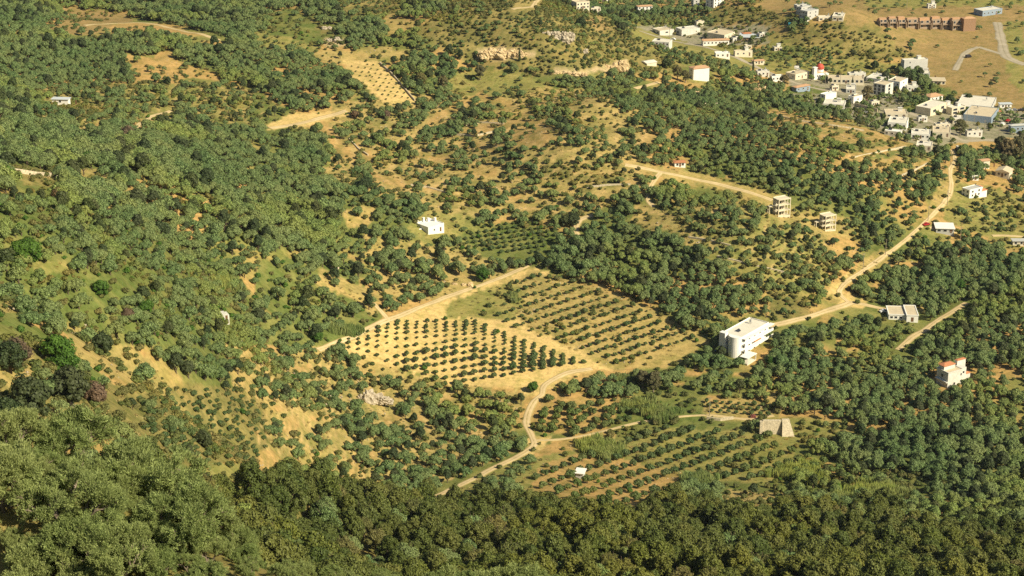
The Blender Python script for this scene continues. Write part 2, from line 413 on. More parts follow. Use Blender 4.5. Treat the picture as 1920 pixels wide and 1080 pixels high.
def mix(nt, fac, a, b, mode='MIX'):
    m = nt.nodes.new("ShaderNodeMix"); m.data_type = 'RGBA'; m.blend_type = mode
    for k, v in ((0, fac), (6, a), (7, b)):
        if hasattr(v, 'is_linked'): nt.links.new(v, m.inputs[k])
        elif k == 0: m.inputs[0].default_value = v
        else: m.inputs[k].default_value = (*v, 1)
    return m.outputs[2]
def leaf_mat(name, dark, light, alt, trans=0.25):
    """foliage: every leaf clump has its own tone, every tree its own tint"""
    m, nt, b = mat_new(name, .6, .25)
    at = nt.nodes.new("ShaderNodeAttribute"); at.attribute_name = 'tone'
    oi = nt.nodes.new("ShaderNodeObjectInfo")
    c1 = mix(nt, at.outputs["Fac"], dark, light)
    f = nt.nodes.new("ShaderNodeMath"); f.operation = 'MULTIPLY'; f.inputs[1].default_value = .75
    nt.links.new(oi.outputs["Random"], f.inputs[0])
    c2 = mix(nt, f.outputs[0], c1, alt)
    gp = nt.nodes.new("ShaderNodeNewGeometry"); pn = nt.nodes.new("ShaderNodeTexNoise"); pn.inputs["Scale"].default_value = .022; pn.inputs["Detail"].default_value = 3
    nt.links.new(gp.outputs["Position"], pn.inputs["Vector"])
    pr = ramp(nt, pn.outputs[0], [(.36, (.74, .84, .80)), (.5, (1, 1, 1)), (.64, (1.22, 1.16, .84))])
    c3 = mix(nt, 1.0, c2, pr.outputs[0], 'MULTIPLY')
    nt.links.new(c3, b.inputs["Base Color"])
    if trans:
        tr = nt.nodes.new("ShaderNodeBsdfTranslucent"); ms = nt.nodes.new("ShaderNodeMixShader")
        nt.links.new(c3, tr.inputs[0]); ms.inputs[0].default_value = trans
        nt.links.new(b.outputs[0], ms.inputs[1]); nt.links.new(tr.outputs[0], ms.inputs[2])
        nt.links.new(ms.outputs[0], nt.nodes["Material Output"].inputs[0])
    return m
def plain(name, col, rough=.85, var=.12, scale=.6, bump=0):
    m, nt, b = mat_new(name, rough)
    n = noise_node(nt, scale, 5, .65)
    lo = tuple(c * (1 - var) for c in col); hi = tuple(min(1, c * (1 + var)) for c in col)
    r = ramp(nt, n.outputs[0], [(.3, lo), (.7, hi)])
    nt.links.new(r.outputs[0], b.inputs["Base Color"])
    if bump:
        bp = nt.nodes.new("ShaderNodeBump"); bp.inputs["Strength"].default_value = bump; bp.inputs["Distance"].default_value = .2
        nt.links.new(n.outputs[0], bp.inputs["Height"]); nt.links.new(bp.outputs[0], b.inputs["Normal"])
    return m
M = {}
M['olive'] = leaf_mat('olive_leaves', (.035, .07, .028), (.27, .37, .13), (.21, .245, .09), .10)
M['near_olive'] = leaf_mat('near_olive_leaves', (.10, .14, .04), (.62, .68, .25), (.50, .50, .20), .45)
M['young'] = leaf_mat('young_olive_leaves', (.045, .075, .025), (.12, .185, .06), (.13, .15, .055), .1)
M['pine'] = leaf_mat('pine_needles', (.03, .05, .01), (.14, .175, .04), (.15, .155, .04), .06)
M['bright'] = leaf_mat('bright_leaves', (.035, .09, .012), (.11, .22, .03), (.09, .17, .03))
M['darkleaf'] = leaf_mat('dark_leaves', (.025, .045, .016), (.07, .10, .035), (.07, .08, .035), .1)
M['gum'] = leaf_mat('eucalyptus_leaves', (.08, .085, .035), (.20, .19, .085), (.2, .16, .09))
M['brown'] = leaf_mat('dead_brown_leaves', (.09, .06, .04), (.22, .15, .10), (.2, .14, .09))
M['scrub'] = leaf_mat('scrub_leaves', (.06, .09, .025), (.19, .23, .065), (.24, .20, .075))
M['reed'] = leaf_mat('reed_blades', (.22, .30, .09), (.46, .54, .20), (.40, .42, .17), .5)
M['straw'] = leaf_mat('dry_grass_blades', (.28, .20, .08), (.50, .38, .16), (.34, .30, .12), .2)
M['bark'] = plain('bark', (.11, .085, .06), .9, .35, 6)
M['greybark'] = plain('grey_bark', (.22, .18, .14), .9, .3, 8)

# ---------------------------------------------------------------- mesh helpers
def mk_mesh(name, verts, faces, mats, midx=None, tone=None, smooth=False):
    """faces: list of (n,k) int arrays"""
    me = bpy.data.meshes.new(name)
    verts = np.asarray(verts, np.float32)
    me.vertices.add(len(verts)); me.vertices.foreach_set("co", verts.ravel())
    faces = [np.asarray(f, np.int32) for f in faces if len(f)]
    nl = sum(f.size for f in faces); npol = sum(len(f) for f in faces)
    me.loops.add(nl); me.polygons.add(npol)
    me.loops.foreach_set("vertex_index", np.concatenate([f.ravel() for f in faces]).astype(np.int32))
    tot = np.concatenate([np.full(len(f), f.shape[1]) for f in faces]).astype(np.int32)
    st = np.concatenate([[0], np.cumsum(tot)[:-1]]).astype(np.int32)
    me.polygons.foreach_set("loop_start", st)
    if midx is not None: me.polygons.foreach_set("material_index", np.asarray(midx, np.int32))
    for m in mats: me.materials.append(m)
    me.update(calc_edges=True)
    if smooth: me.polygons.foreach_set("use_smooth", np.ones(npol, bool))
    else: me.polygons.foreach_set("use_smooth", np.zeros(npol, bool))
    if tone is not None:
        a = me.attributes.new("tone", 'FLOAT', 'FACE'); a.data.foreach_set("value", np.asarray(tone, np.float32))
    me.validate()
    return me
def link(name, me, parent=None, loc=None, rz=0):
    o = bpy.data.objects.new(name, me); COL.objects.link(o)
    if parent is not None: o.parent = parent
    if loc is not None: o.location = loc
    o.rotation_euler = (0, 0, rz)
    return o
def tag(o, label=None, cat=None, group=None, kind_=None):
    if label: o["label"] = label
    if cat: o["category"] = cat
    if group: o["group"] = group
    if kind_: o["kind"] = kind_
    return o
def empty(name, loc, rz=0, s=1.0):
    o = bpy.data.objects.new(name, None); COL.objects.link(o)
    o.location = loc; o.rotation_euler = (0, 0, rz); o.scale = (s, s, s) if not hasattr(s, '__len__') else s
    o.empty_display_size = 0.5
    return o

def unit(v): return v / (np.linalg.norm(v, axis=-1, keepdims=True) + 1e-9)
def leaf_quads(rg, C, N, size, aspect=1.0):
    """one quad per row, centred at C facing N"""
    n = len(C)
    r = unit(rg.normal(size=(n, 3)))
    U = unit(np.cross(N, r)); V = np.cross(N, U)
    s = (size * rg.uniform(.7, 1.3, n))[:, None]
    a = U * s * .5; b = V * s * .5 * aspect
    k = rg.uniform(.3, .9, (n, 1))
    P = np.stack([C - a - b * k, C + a - b, C + a * k + b, C - a * k + b * k], 1)
    return P.reshape(-1, 3), np.arange(4 * n).reshape(-1, 4)
def ball(c, r, seg=8, rings=5, rg=None, jit=.12, sq=1.0):
    v = []; f = []
    for j in range(rings + 1):
        th = math.pi * j / rings
        for i in range(seg):
            ph = 2 * math.pi * i / seg
            k = 1 + (rg.uniform(-jit, jit) if rg is not None else 0)
            v.append((c[0] + r * k * math.sin(th) * math.cos(ph), c[1] + r * k * math.sin(th) * math.sin(ph), c[2] + r * k * sq * math.cos(th)))
    for j in range(rings):
        for i in range(seg):
            a = j * seg + i; b = j * seg + (i + 1) % seg
            f.append((a, a + seg, b + seg, b))
    return np.array(v), np.array(f)
def tube(pts, radii, seg=6):
    pts = [np.array(p, float) for p in pts]
    v = []; f = []
    for k, p in enumerate(pts):
        d = pts[min(k + 1, len(pts) - 1)] - pts[max(k - 1, 0)]
        d = d / (np.linalg.norm(d) + 1e-9)
        a = np.cross(d, (0, 0, 1) if abs(d[2]) < .9 else (1, 0, 0)); a /= np.linalg.norm(a) + 1e-9
        b = np.cross(d, a)
        for i in range(seg):
            t = 2 * math.pi * i / seg
            v.append(p + radii[k] * (a * math.cos(t) + b * math.sin(t)))
    for k in range(len(pts) - 1):
        for i in range(seg):
            q = k * seg + i; w = k * seg + (i + 1) % seg
            f.append((q, w, w + seg, q + seg))
    return np.array(v), np.array(f)
def merge(parts):
    V = []; F = []; n = 0
    for v, f in parts:
        V.append(v); F.append(f + n); n += len(v)
    return np.concatenate(V), np.concatenate(F)

def crown_mesh(name, seed, blobs, nleaf, size, mat, core=.74, jitter=.32, down=False):
    rg = np.random.default_rng(seed)
    B = np.array(blobs, float)
    area = B[:, 3] ** 2; p = area / area.sum()
    k = rg.choice(len(B), int(nleaf * 1.7), p=p)
    d = unit(rg.normal(size=(len(k), 3)))
    if not down: d[:, 2] = np.where(d[:, 2] < -.35, -d[:, 2], d[:, 2])
    r = B[k, 3] * rg.uniform(.78, 1.08, len(k)) * (1 + .18 * np.sin(d[:, 0] * 7 + k) * np.cos(d[:, 2] * 6 + k * 2))
    C = B[k, :3] + d * r[:, None]
    ok = np.ones(len(C), bool)
    for b in B:
        ok &= ~(((C - b[:3]) ** 2).sum(1) < (b[3] * .72) ** 2)
    C = C[ok][:nleaf]; d = d[ok][:nleaf]; kk = k[ok][:nleaf]
    N = unit(d + jitter * rg.normal(size=d.shape))
    lv, lf = leaf_quads(rg, C, N, size)
    bt = rg.uniform(0, 1, len(B))
    tone = np.clip(.25 * bt[kk] + .75 * rg.uniform(0, 1, len(lf)) ** 1.2, 0, 1)
    parts = [(lv, lf)]
    for b in B:
        parts.append(ball(b[:3], b[3] * core, 7, 5, rg, .12))
    V, F = merge(parts)
    tone = np.concatenate([tone, np.full(len(F) - len(lf), .35)])
    return mk_mesh(name, V, [F], [mat], None, tone)

def dome_blobs(rg, n, rad, zc, zr, rmin, rmax, flat=1.0):
    out = []
    for i in range(n):
        a = 2 * math.pi * (i * .618 + rg.uniform(-.05, .05)); q = math.sqrt((i + .5) / n)
        rr = rad * q * rg.uniform(.85, 1.1)
        z = zc + zr * (1 - (rr / (rad * 1.12)) ** 2) * flat * rg.uniform(.7, 1.15)
        out.append((rr * math.cos(a), rr * math.sin(a), z, rg.uniform(rmin, rmax) * (1.1 - .25 * q)))
    return out
def trunk_mesh(name, seed, h, r, spread, mat, nb=4, sink=1.2):
    rg = np.random.default_rng(seed)
    parts = [tube([(0, 0, -sink), (rg.uniform(-.1, .1), rg.uniform(-.1, .1), h * .35), (rg.uniform(-.25, .25), rg.uniform(-.25, .25), h * .62)], [r * 1.35, r, r * .8])]
    for i in range(nb):
        a = 2 * math.pi * i / nb + rg.uniform(-.4, .4)
        parts.append(tube([(0, 0, h * .5), (spread * .45 * math.cos(a), spread * .45 * math.sin(a), h * .85), (spread * math.cos(a), spread * math.sin(a), h * 1.15)], [r * .65, r * .4, r * .15], 5))
    V, F = merge(parts)
    return mk_mesh(name, V, [F], [mat])

TREES = {}
def species(key, variants, build_crown, build_trunk):
    TREES[key] = [(build_crown(i), build_trunk(i)) for i in range(variants)]
def olive_crown(i):
    rg = np.random.default_rng(100 + i)
    if i == 6: return crown_mesh('olive_crown', 10 + i, dome_blobs(rg, 11, 2.3, 2.0, 2.0, .7, 1.0), 520, .38, M['olive'], .4, .5)
    if i == 7: return crown_mesh('olive_crown', 10 + i, dome_blobs(rg, 12, 1.8, 2.4, 3.4, .9, 1.3), 900, .38, M['darkleaf'])
    if i == 8: return crown_mesh('olive_crown', 10 + i, dome_blobs(rg, 15, 2.9, 1.8, 1.3, .8, 1.2), 1400, .31, M['olive'])
    if i == 9: return crown_mesh('olive_crown', 10 + i, dome_blobs(rg, 9, 1.7, 1.4, 1.7, .8, 1.2), 700, .36, M['olive'])
    return crown_mesh('olive_crown', 10 + i, dome_blobs(rg, 12 + i % 4, 2.0 + .12 * i, 2.0, 1.9 + .15 * (i % 4), .85, 1.4), 1500, .31, M['olive'])
species('olive', 10, olive_crown, lambda i: trunk_mesh('olive_trunk', 40 + i, 2.4, .24, 1.3, M['bark']))
def young_crown(i):
    rg = np.random.default_rng(200 + i)
    return crown_mesh('young_olive_crown', 60 + i, dome_blobs(rg, 6 + i % 2, .95, .85, .75, .5, .85), 360, .30, M['young'])
species('young', 5, young_crown, lambda i: trunk_mesh('young_olive_trunk', 80 + i, 1.2, .09, .5, M['bark'], 3, .5))
def pine_crown(i):
    rg = np.random.default_rng(300 + i)
    if i >= 5: return crown_mesh('pine_crown', 320 + i, dome_blobs(rg, 16, 2.6, 3.0, 3.2, .9, 1.5), 3200, .28, M['olive'] if i == 5 else M['scrub'], .66, .5)
    bl = []
    for k in range(30):
        t = (k + .5) / 30; z = 2.2 + 6.4 * t; rad = 3.0 * (1 - t ** 2.2) ** .5 * rg.uniform(.55, 1.05)
        a = k * 2.4 + rg.uniform(-.3, .3)
        bl.append((rad * math.cos(a), rad * math.sin(a), z, rg.uniform(.75, 1.2)))
    return crown_mesh('pine_crown', 320 + i, bl, 3800, .30, M['pine'], .66, .4)
species('pine', 7, pine_crown, lambda i: trunk_mesh('pine_trunk', 340 + i, 6.5, .25, 1.6, M['bark'], 5))
def shrub_crown(key, mat, seed, n=260, sz=.30):
    def f(i):
        rg = np.random.default_rng(seed + i)
        return crown_mesh('shrub_clump', seed + 20 + i, dome_blobs(rg, 5, .75, .35, .55, .42, .7), n, sz, mat, .7)
    return f
TREES['scrub'] = [(shrub_crown('s', M['scrub'], 400)(i), None) for i in range(4)]
TREES['greenbush'] = [(shrub_crown('s', M['bright'], 450)(i), None) for i in range(2)]
def big_crown(mat, seed, h=8, rad=3.2, nl=1800):
    def f(i):
        rg = np.random.default_rng(seed + i)
        bl = dome_blobs(rg, 18, rad, h * .35, h * .5, 1.1, 1.7) + dome_blobs(rg, 8, rad * .8, h * .25, h * .1, 1.0, 1.4)
        return crown_mesh('broad_crown', seed + 30 + i, bl, nl, .42, mat)
    return f
species('bright', 2, big_crown(M['bright'], 500), lambda i: trunk_mesh('trunk', 520 + i, 4, .3, 1.5, M['bark']))
species('dark', 2, big_crown(M['darkleaf'], 540), lambda i: trunk_mesh('trunk', 560 + i, 4, .3, 1.5, M['bark']))
species('gum', 2, big_crown(M['gum'], 580, 13, 3.8, 2600), lambda i: trunk_mesh('trunk', 590 + i, 8, .4, 2, M['greybark']))
species('brown', 1, big_crown(M['brown'], 600, 6, 2.8, 1300), lambda i: trunk_mesh('trunk', 610 + i, 4, .3, 1.5, M['greybark']))
def cyp(i):
    bl = [(0, 0, .8 + k * .75, .75 * (1 - (k / 13) ** 1.6) + .22) for k in range(12)]
    return crown_mesh('cypress_crown', 620 + i, bl, 800, .3, M['darkleaf'])
species('cypress', 2, cyp, lambda i: trunk_mesh('trunk', 630 + i, 1.5, .18, .1, M['bark'], 2))
def reed(i):
    rg = np.random.default_rng(640 + i)
    n = 90
    B = rg.normal(size=(n, 2)) * .7
    h = rg.uniform(1.6, 3.4, n); lean = rg.normal(size=(n, 2)) * .35 + (.25, -.1)
    w = rg.uniform(.10, .22, n); a = rg.uniform(0, 6.28, n)
    dx = np.cos(a) * w; dy = np.sin(a) * w; z0 = np.full(n, -.4)
    P = np.stack([np.stack([B[:, 0] - dx, B[:, 1] - dy, z0], 1), np.stack([B[:, 0] + dx, B[:, 1] + dy, z0], 1),
                  np.stack([B[:, 0] + lean[:, 0] * .5 + dx * .8, B[:, 1] + lean[:, 1] * .5 + dy * .8, h * .7], 1), np.stack([B[:, 0] + lean[:, 0], B[:, 1] + lean[:, 1], h], 1)], 1)
    return mk_mesh('reed_clump', P.reshape(-1, 3), [np.arange(4 * n).reshape(-1, 4)], [M['reed']], None, rg.uniform(0, 1, n))
TREES['reed'] = [(reed(i), None) for i in range(3)]
def straw(i):
    rg = np.random.default_rng(680 + i)
    n = 40
    C = np.concatenate([rg.normal(size=(n, 2)) * .45, rg.uniform(.05, .3, (n, 1))], 1)
    N = unit(rg.normal(size=(n, 3)) * .6 + (0, 0, .6))
    v, f = leaf_quads(rg, C, N, .3)
    return mk_mesh('grass_tuft', v, [f], [M['straw']], None, rg.uniform(0, 1, n))
def stone(i):
    rg = np.random.default_rng(690 + i); pr = []
    for k in range(4):
        v, f = ball((rg.normal() * .9, rg.normal() * .9, .05), rg.uniform(.12, .42), 6, 4, rg, .3, .7); pr.append((v, f))
    V, F = merge(pr)
    return mk_mesh('stones', V, [F], [M['stone']])
M['stone'] = plain('loose_limestone', (.40, .34, .25), .95, .25, 3)
TREES['stone'] = [(stone(i), None) for i in range(3)]
TREES['straw'] = [(straw(i), None) for i in range(3)]

def near_olive(i):
    """close olive: real limbs, and sprays of narrow leaves at the twig ends"""
    rg = np.random.default_rng(700 + i)
    limbs = []; tips = []
    def grow(p, d, L, r, lev):
        q = p + d * L * .5 + rg.normal(size=3) * L * .06; e = p + d * L
        limbs.append(tube([p, q, e], [r, r * .8, r * .6], 6 if lev < 2 else 4))
        if lev >= 4: tips.append((e, d)); return
        if lev >= 3: tips.append((q, d))
        for k in range(3 if lev < 3 else 4):
            nd = unit(d + rg.normal(size=3) * .62 + np.array((0, 0, .22)))
            grow(e, nd, L * rg.uniform(.62, .82), r * .58, lev + 1)
    for k in range(3):
        a = 2.1 * k + rg.uniform(-.3, .3)
        grow(np.array((0, 0, -.6)), unit(np.array((math.cos(a) * .5, math.sin(a) * .5, 1.0))), 1.75, .22, 0)
    V, F = merge(limbs)
    trunk = mk_mesh('limbs', V, [F], [M['greybark']])
    T = np.array([t[0] for t in tips]); D = np.array([t[1] for t in tips])
    per = max(12, int(32000 / len(T)))
    k = np.repeat(np.arange(len(T)), per)
    ctr = T[k] + rg.normal(size=(len(k), 3)) * .105 + D[k] * rg.uniform(-.25, .38, (len(k), 1))
    ax = unit(D[k] * .9 + rg.normal(size=(len(k), 3)) * .55 + (0, 0, .3))
    sd = unit(np.cross(ax, rg.normal(size=ax.shape)))
    L = rg.uniform(.14, .28, (len(k), 1)); w = rg.uniform(.02, .038, (len(k), 1))
    P = np.stack([ctr - ax * L * .5, ctr + sd * w, ctr + ax * L * .5, ctr - sd * w], 1)
    tone = np.clip(rg.uniform(0, 1, len(T))[k] * .6 + rg.uniform(0, .4, len(k)), 0, 1)
    crown = mk_mesh('sprays', P.reshape(-1, 3), [np.arange(4 * len(k)).reshape(-1, 4)], [M['near_olive']], None, tone)
    return crown, trunk
TREES['near'] = [near_olive(i) for i in range(3)]
# ---------------------------------------------------------------- ground sheet
GC = {0: (.25, .205, .075), 1: (.62, .45, .185), 2: (.42, .32, .12), 3: (.46, .30, .115), 4: (.13, .165, .045), 5: (.25, .24, .075),
      6: (.19, .175, .06), 7: (.34, .235, .10), 8: (.32, .29, .21), 9: (.50, .39, .22)}
def build_ground():
    nr, ncx = GX.shape
    fx = GX.ravel(); fy = GY.ravel(); fz = GZ.ravel()
    px, py, _ = project(fx, fy, fz)
    jx = (fbm(fx, fy, 14, 21, 3) - .5) * 22; jy = (fbm(fx, fy, 14, 31, 3) - .5) * 12
    inside = (px > CX0 + 8) & (px < CX0 + CW * CS - 8) & (py > CY0 + 8) & (py < CY0 + CH * CS - 8)
    g = np.where(inside, zlook(ground, px + jx, py + jy), 0)
    base = np.array([GC[k] for k in range(10)])[g]
    n1 = fbm(fx, fy, 38, 41, 5)[:, None]; n2 = fbm(fx, fy, 11, 51, 4)[:, None]; n3 = fbm(fx, fy, 5, 61, 2)[:, None]
    tan = np.array(GC[3]); grn = np.array((.15, .17, .05)); dry = np.array(GC[5])
    floor = np.where(n1 > .56, tan, np.where(n1 < .44, grn, dry)) * .7 + base * .3
    def sm(a, lo, hi): return np.clip((a - lo) / (hi - lo), 0, 1)
    w_t = sm(n1, .50, .60); w_g = 1 - sm(n1, .40, .50)
    floor = dry * (1 - w_t - w_g).clip(0, 1) + tan * w_t + grn * w_g
    col = np.where((g == 0)[:, None], floor, base)
    # patches: greener and drier parts inside each cover
    gm = {1: .10, 2: .35, 3: .28, 4: .25, 5: .35, 6: .5, 7: .25, 8: .25, 9: .3}
    for k, a in gm.items():
        mk = (g == k)[:, None]
        w = sm(n2, .52, .66) * a
        alt = np.array((.17, .17, .06)) if k in (1, 2, 3, 7, 8) else np.array(GC[2])
        col = np.where(mk, col * (1 - w) + alt * w, col)
        w = (1 - sm(n2, .34, .46)) * a * .6
        alt = np.array(GC[3]) if k in (1, 2, 4, 5, 6, 9) else np.array(GC[5])
        col = np.where(mk, col * (1 - w) + alt * w, col)
    tz = np.where(inside, zlook(terr, px + jx, py + jy), 0)[:, None]
    fr = ((fz + 1.6 * fbm(fx, fy, 40, 91, 2)) / 2.1)[:, None]; fr = fr - np.floor(fr)
    st = np.exp(-((fr - .62) / .10) ** 2) * tz * .75
    col = col * (1 - st) + np.array((.52, .37, .16)) * st
    st = np.exp(-((fr - .25) / .16) ** 2) * tz * .5
    col = col * (1 - st) + np.array((.15, .17, .05)) * st
    col = col * (.86 + .28 * n3)
    V = np.stack([fx, fy, fz], 1)
    idx = np.arange(nr * ncx).reshape(nr, ncx)
    F = np.stack([idx[:-1, :-1].ravel(), idx[:-1, 1:].ravel(), idx[1:, 1:].ravel(), idx[1:, :-1].ravel()], 1)
    me = mk_mesh('ground', V, [F], [], smooth=True)
    a = me.color_attributes.new('cover', 'FLOAT_COLOR', 'POINT')
    a.data.foreach_set('color', np.concatenate([col, np.ones((len(col), 1))], 1).astype(np.float32).ravel())
    m, nt, b = mat_new('soil_and_grass', .95, .05)
    at = nt.nodes.new("ShaderNodeVertexColor"); at.layer_name = 'cover'
    n = noise_node(nt, .55, 6, .7); r = ramp(nt, n.outputs[0], [(.28, (.62, .62, .6)), (.5, (1, 1, 1)), (.75, (1.25, 1.22, 1.18))])
    c = mix(nt, 1.0, at.outputs[0], r.outputs[0], 'MULTIPLY')
    n4_ = noise_node(nt, .16, 8, .72); r4 = ramp(nt, n4_.outputs[0], [(.47, (0, 0, 0)), (.60, (1, 1, 1))])
    f4 = nt.nodes.new("ShaderNodeMath"); f4.operation = 'MULTIPLY'; f4.inputs[1].default_value = .55
    nt.links.new(r4.outputs[0], f4.inputs[0])
    c = mix(nt, f4.outputs[0], c, mix(nt, 1.0, c, (.52, .66, .45), 'MULTIPLY'))
    n2_ = noise_node(nt, 2.2, 3, .6); r2 = ramp(nt, n2_.outputs[0], [(.60, (0, 0, 0)), (.70, (1, 1, 1))])
    f = nt.nodes.new("ShaderNodeMath"); f.operation = 'MULTIPLY'; f.inputs[1].default_value = .45
    nt.links.new(r2.outputs[0], f.inputs[0])
    c = mix(nt, f.outputs[0], c, (.13, .13, .05))
    nt.links.new(c, b.inputs["Base Color"])
    bp = nt.nodes.new("ShaderNodeBump"); bp.inputs["Strength"].default_value = .5; bp.inputs["Distance"].default_value = .6
    nt.links.new(n.outputs[0], bp.inputs["Height"]); nt.links.new(bp.outputs[0], b.inputs["Normal"])
    me.materials.append(m)
    o = link('ground', me); tag(o, kind_='structure')
    return o
build_ground()

# ---------------------------------------------------------------- roads
def dirt_mat(name, rut, mid):
    m, nt, b = mat_new(name, .95, .05)
    at = nt.nodes.new("ShaderNodeAttribute"); at.attribute_name = 'across'
    n = noise_node(nt, .5, 5, .7)
    ad = nt.nodes.new("ShaderNodeMath"); ad.operation = 'MULTIPLY_ADD'; ad.inputs[1].default_value = .5; nt.links.new(n.outputs[0], ad.inputs[0]); nt.links.new(at.outputs['Fac'], ad.inputs[2])
    r = ramp(nt, ad.outputs[0], [(.25, mid), (.42, rut), (.85, rut), (1.0, mid)])
    n2 = noise_node(nt, .12, 4, .6); r2 = ramp(nt, n2.outputs[0], [(.3, (.8, .8, .78)), (.7, (1.1, 1.1, 1.1))])
    nt.links.new(mix(nt, 1.0, r.outputs[0], r2.outputs[0], 'MULTIPLY'), b.inputs["Base Color"])
    return m
M['dirt'] = dirt_mat('dirt_road', (.60, .47, .27), (.40, .32, .14))
M['pale_road'] = dirt_mat('pale_road', (.42, .37, .28), (.33, .29, .20))
def road(key, name, P, w, mat):
    W = hit([p[0] for p in P], [p[1] for p in P])
    pts = W[:, :2]
    # Catmull-Rom, 2.5 m steps
    out = []
    Q = np.concatenate([[2 * pts[0] - pts[1]], pts, [2 * pts[-1] - pts[-2]]])
    for i in range(1, len(Q) - 2):
        n = max(2, int(np.linalg.norm(Q[i + 1] - Q[i]) / 2.5))
        for k in range(n):
            t = k / n
            out.append(.5 * ((2 * Q[i]) + (-Q[i - 1] + Q[i + 1]) * t + (2 * Q[i - 1] - 5 * Q[i] + 4 * Q[i + 1] - Q[i + 2]) * t * t + (-Q[i - 1] + 3 * Q[i] - 3 * Q[i + 1] + Q[i + 2]) * t ** 3))
    out.append(Q[-2]); out = np.array(out)
    d = np.gradient(out, axis=0); nrm = unit(np.stack([-d[:, 1], d[:, 0]], 1))
    s = np.arange(len(out))
    wl = w / 2 * (1 + .6 * (vnoise(s / 3.0, s * 0, 5) - .5)); wr = w / 2 * (1 + .6 * (vnoise(s / 3.0, s * 0 + 9, 6) - .5))
    V = []
    for u in np.linspace(-1, 1, 7):
        off = np.where(u < 0, wl * u, wr * u)
        q = out + nrm * off[:, None]
        V.append(np.stack([q[:, 0], q[:, 1], HM(q[:, 0], q[:, 1]) + (.16 if abs(u) < .99 else -.05)], 1))
    V = np.stack(V, 1); n = len(out)
    idx = np.arange(n * 7).reshape(n, 7)
    F = np.stack([idx[:-1, :-1].ravel(), idx[1:, :-1].ravel(), idx[1:, 1:].ravel(), idx[:-1, 1:].ravel()], 1)
    # wheel tracks left pale, grassy middle
    F = F[:, ::-1]
    me = mk_mesh(name, V.reshape(-1, 3), [F], [mat], smooth=True)
    a = me.attributes.new('across', 'FLOAT', 'POINT'); a.data.foreach_set('value', np.tile(np.abs(np.linspace(-1, 1, 7)), n).astype(np.float32))
    return tag(link(name, me), kind_='structure')
for k, (P, w) in ROADS.items():
    road(k, 'road' if k in ('main', 'flats', 'town', 'plain', 'plain_b', 'plain_c') else 'dirt_track', P, w, M['pale_road'] if k in ('flats', 'town', 'plain_b', 'plain', 'plain_c') else M['dirt'])

# ---------------------------------------------------------------- planting
rng = np.random.default_rng(7)
def hexgrid(sp, ymin, ymax, tmax, jit):
    ys = np.arange(ymin, ymax, sp * .866)
    P = []
    for j, y in enumerate(ys):
        xs = np.arange(-(y + 30) * tmax, (y + 30) * tmax, sp) + (sp / 2 if j % 2 else 0)
        P.append(np.stack([xs, np.full(len(xs), y)], 1))
    P = np.concatenate(P)
    return P + rng.uniform(-jit, jit, P.shape) * sp
def visible_mass(x, y, z, hgt):
    """lowest cover value met by base, middle and top of a plant (so clearings keep the outline they show)"""
    jx = (fbm(x, y, 14, 21, 3) - .5) * 16; jy = (fbm(x, y, 14, 31, 3) - .5) * 8
    out = None
    for f in (0, .5, .85):
        px, py, _ = project(x, y, z + hgt * f)
        d = zlook(dens, px + jx, py + jy)
        out = d if out is None else np.minimum(out, d)
    return out
def occluded(P, hgt):
    """true where the terrain hides the plant from the camera"""
    x, y, z = P[:, 0], P[:, 1], P[:, 2] + hgt
    occ = np.zeros(len(P), bool)
    for t in np.linspace(.25, .985, 60):
        occ |= (HM(x * t, y * t) > CAM_Z + (z - CAM_Z) * t + .5)
    return occ

def place(key, sp, smin, smax, jit=.28, kinds=0, ymin=330, ymax=1900):
    G = hexgrid(sp, ymin, ymax, .335, jit)
    x, y = G[:, 0], G[:, 1]
    z = HM(x, y)
    px, py, dd = project(x, y, z)
    keep = (px > -130) & (px < 2050) & (py > -140) & (py < 1230)
    x, y, z, px, py = x[keep], y[keep], z[keep], px[keep], py[keep]
    k = zlook(kind, px, py)
    s0 = zlook(tscl, px, py)
    tz = zlook(terr, px, py)
    h = (5.0 if kinds == 0 else 8.5) * s0
    dn = visible_mass(x, y, z, h)
    gap = fbm(x, y, 26, 77, 3)
    dn = dn * np.where((dn > .8) & (gap < .33), .4, 1.0) * np.where((dn > .3) & (dn < .8), np.clip(.35 + 2.6 * (gap - .25), .15, 1.6), 1.0)
    fr = (z + 1.6 * fbm(x, y, 40, 91, 2)) / 2.1; fr = fr - np.floor(fr)
    dn = dn * np.where(tz > 0, np.where(fr < .52, 1.45, .3), 1.0)
    ok = (k == kinds) & (rng.uniform(0, 1, len(x)) < dn)
    x, y, z, s0 = x[ok], y[ok], z[ok], s0[ok]
    s = s0 * rng.uniform(smin, smax, len(x)) * (.8 + .4 * fbm(x, y, 30, 88, 2))
    P = np.stack([x, y, z, s], 1)
    return P[~occluded(P, 5.0)]
olives = place('olive', 4.75, .56, 1.12)
pines = place('pine', 6.0, .7, 1.25, kinds=1, ymin=240)

# gaps the photo shows as lone trees, big trees and odd trees (picture point of the foot, size)
SPECIAL = []
def sp_trees(key, pts, name, cat, label, group=None, own=None):
    W = hit([p[0] for p in pts], [p[1] for p in pts])
    for i, (p, w) in enumerate(zip(pts, W)):
        SPECIAL.append((key, name, cat, (own[i] if own else label), group, w, p[2], i))
protos = {}
def make_tree(key, name, loc, s, rz, v, label, cat, group=None):
    root = empty(name, (float(loc[0]), float(loc[1]), float(loc[2])), rz, s)
    tag(root, label, cat, group)
    cm, tm = TREES[key][v % len(TREES[key])]
    a = link('crown', cm, root)
    b = link('trunk', tm, root) if tm is not None else None
    protos.setdefault((key, v % len(TREES[key])), [o for o in (a, b) if o is not None])
    return root

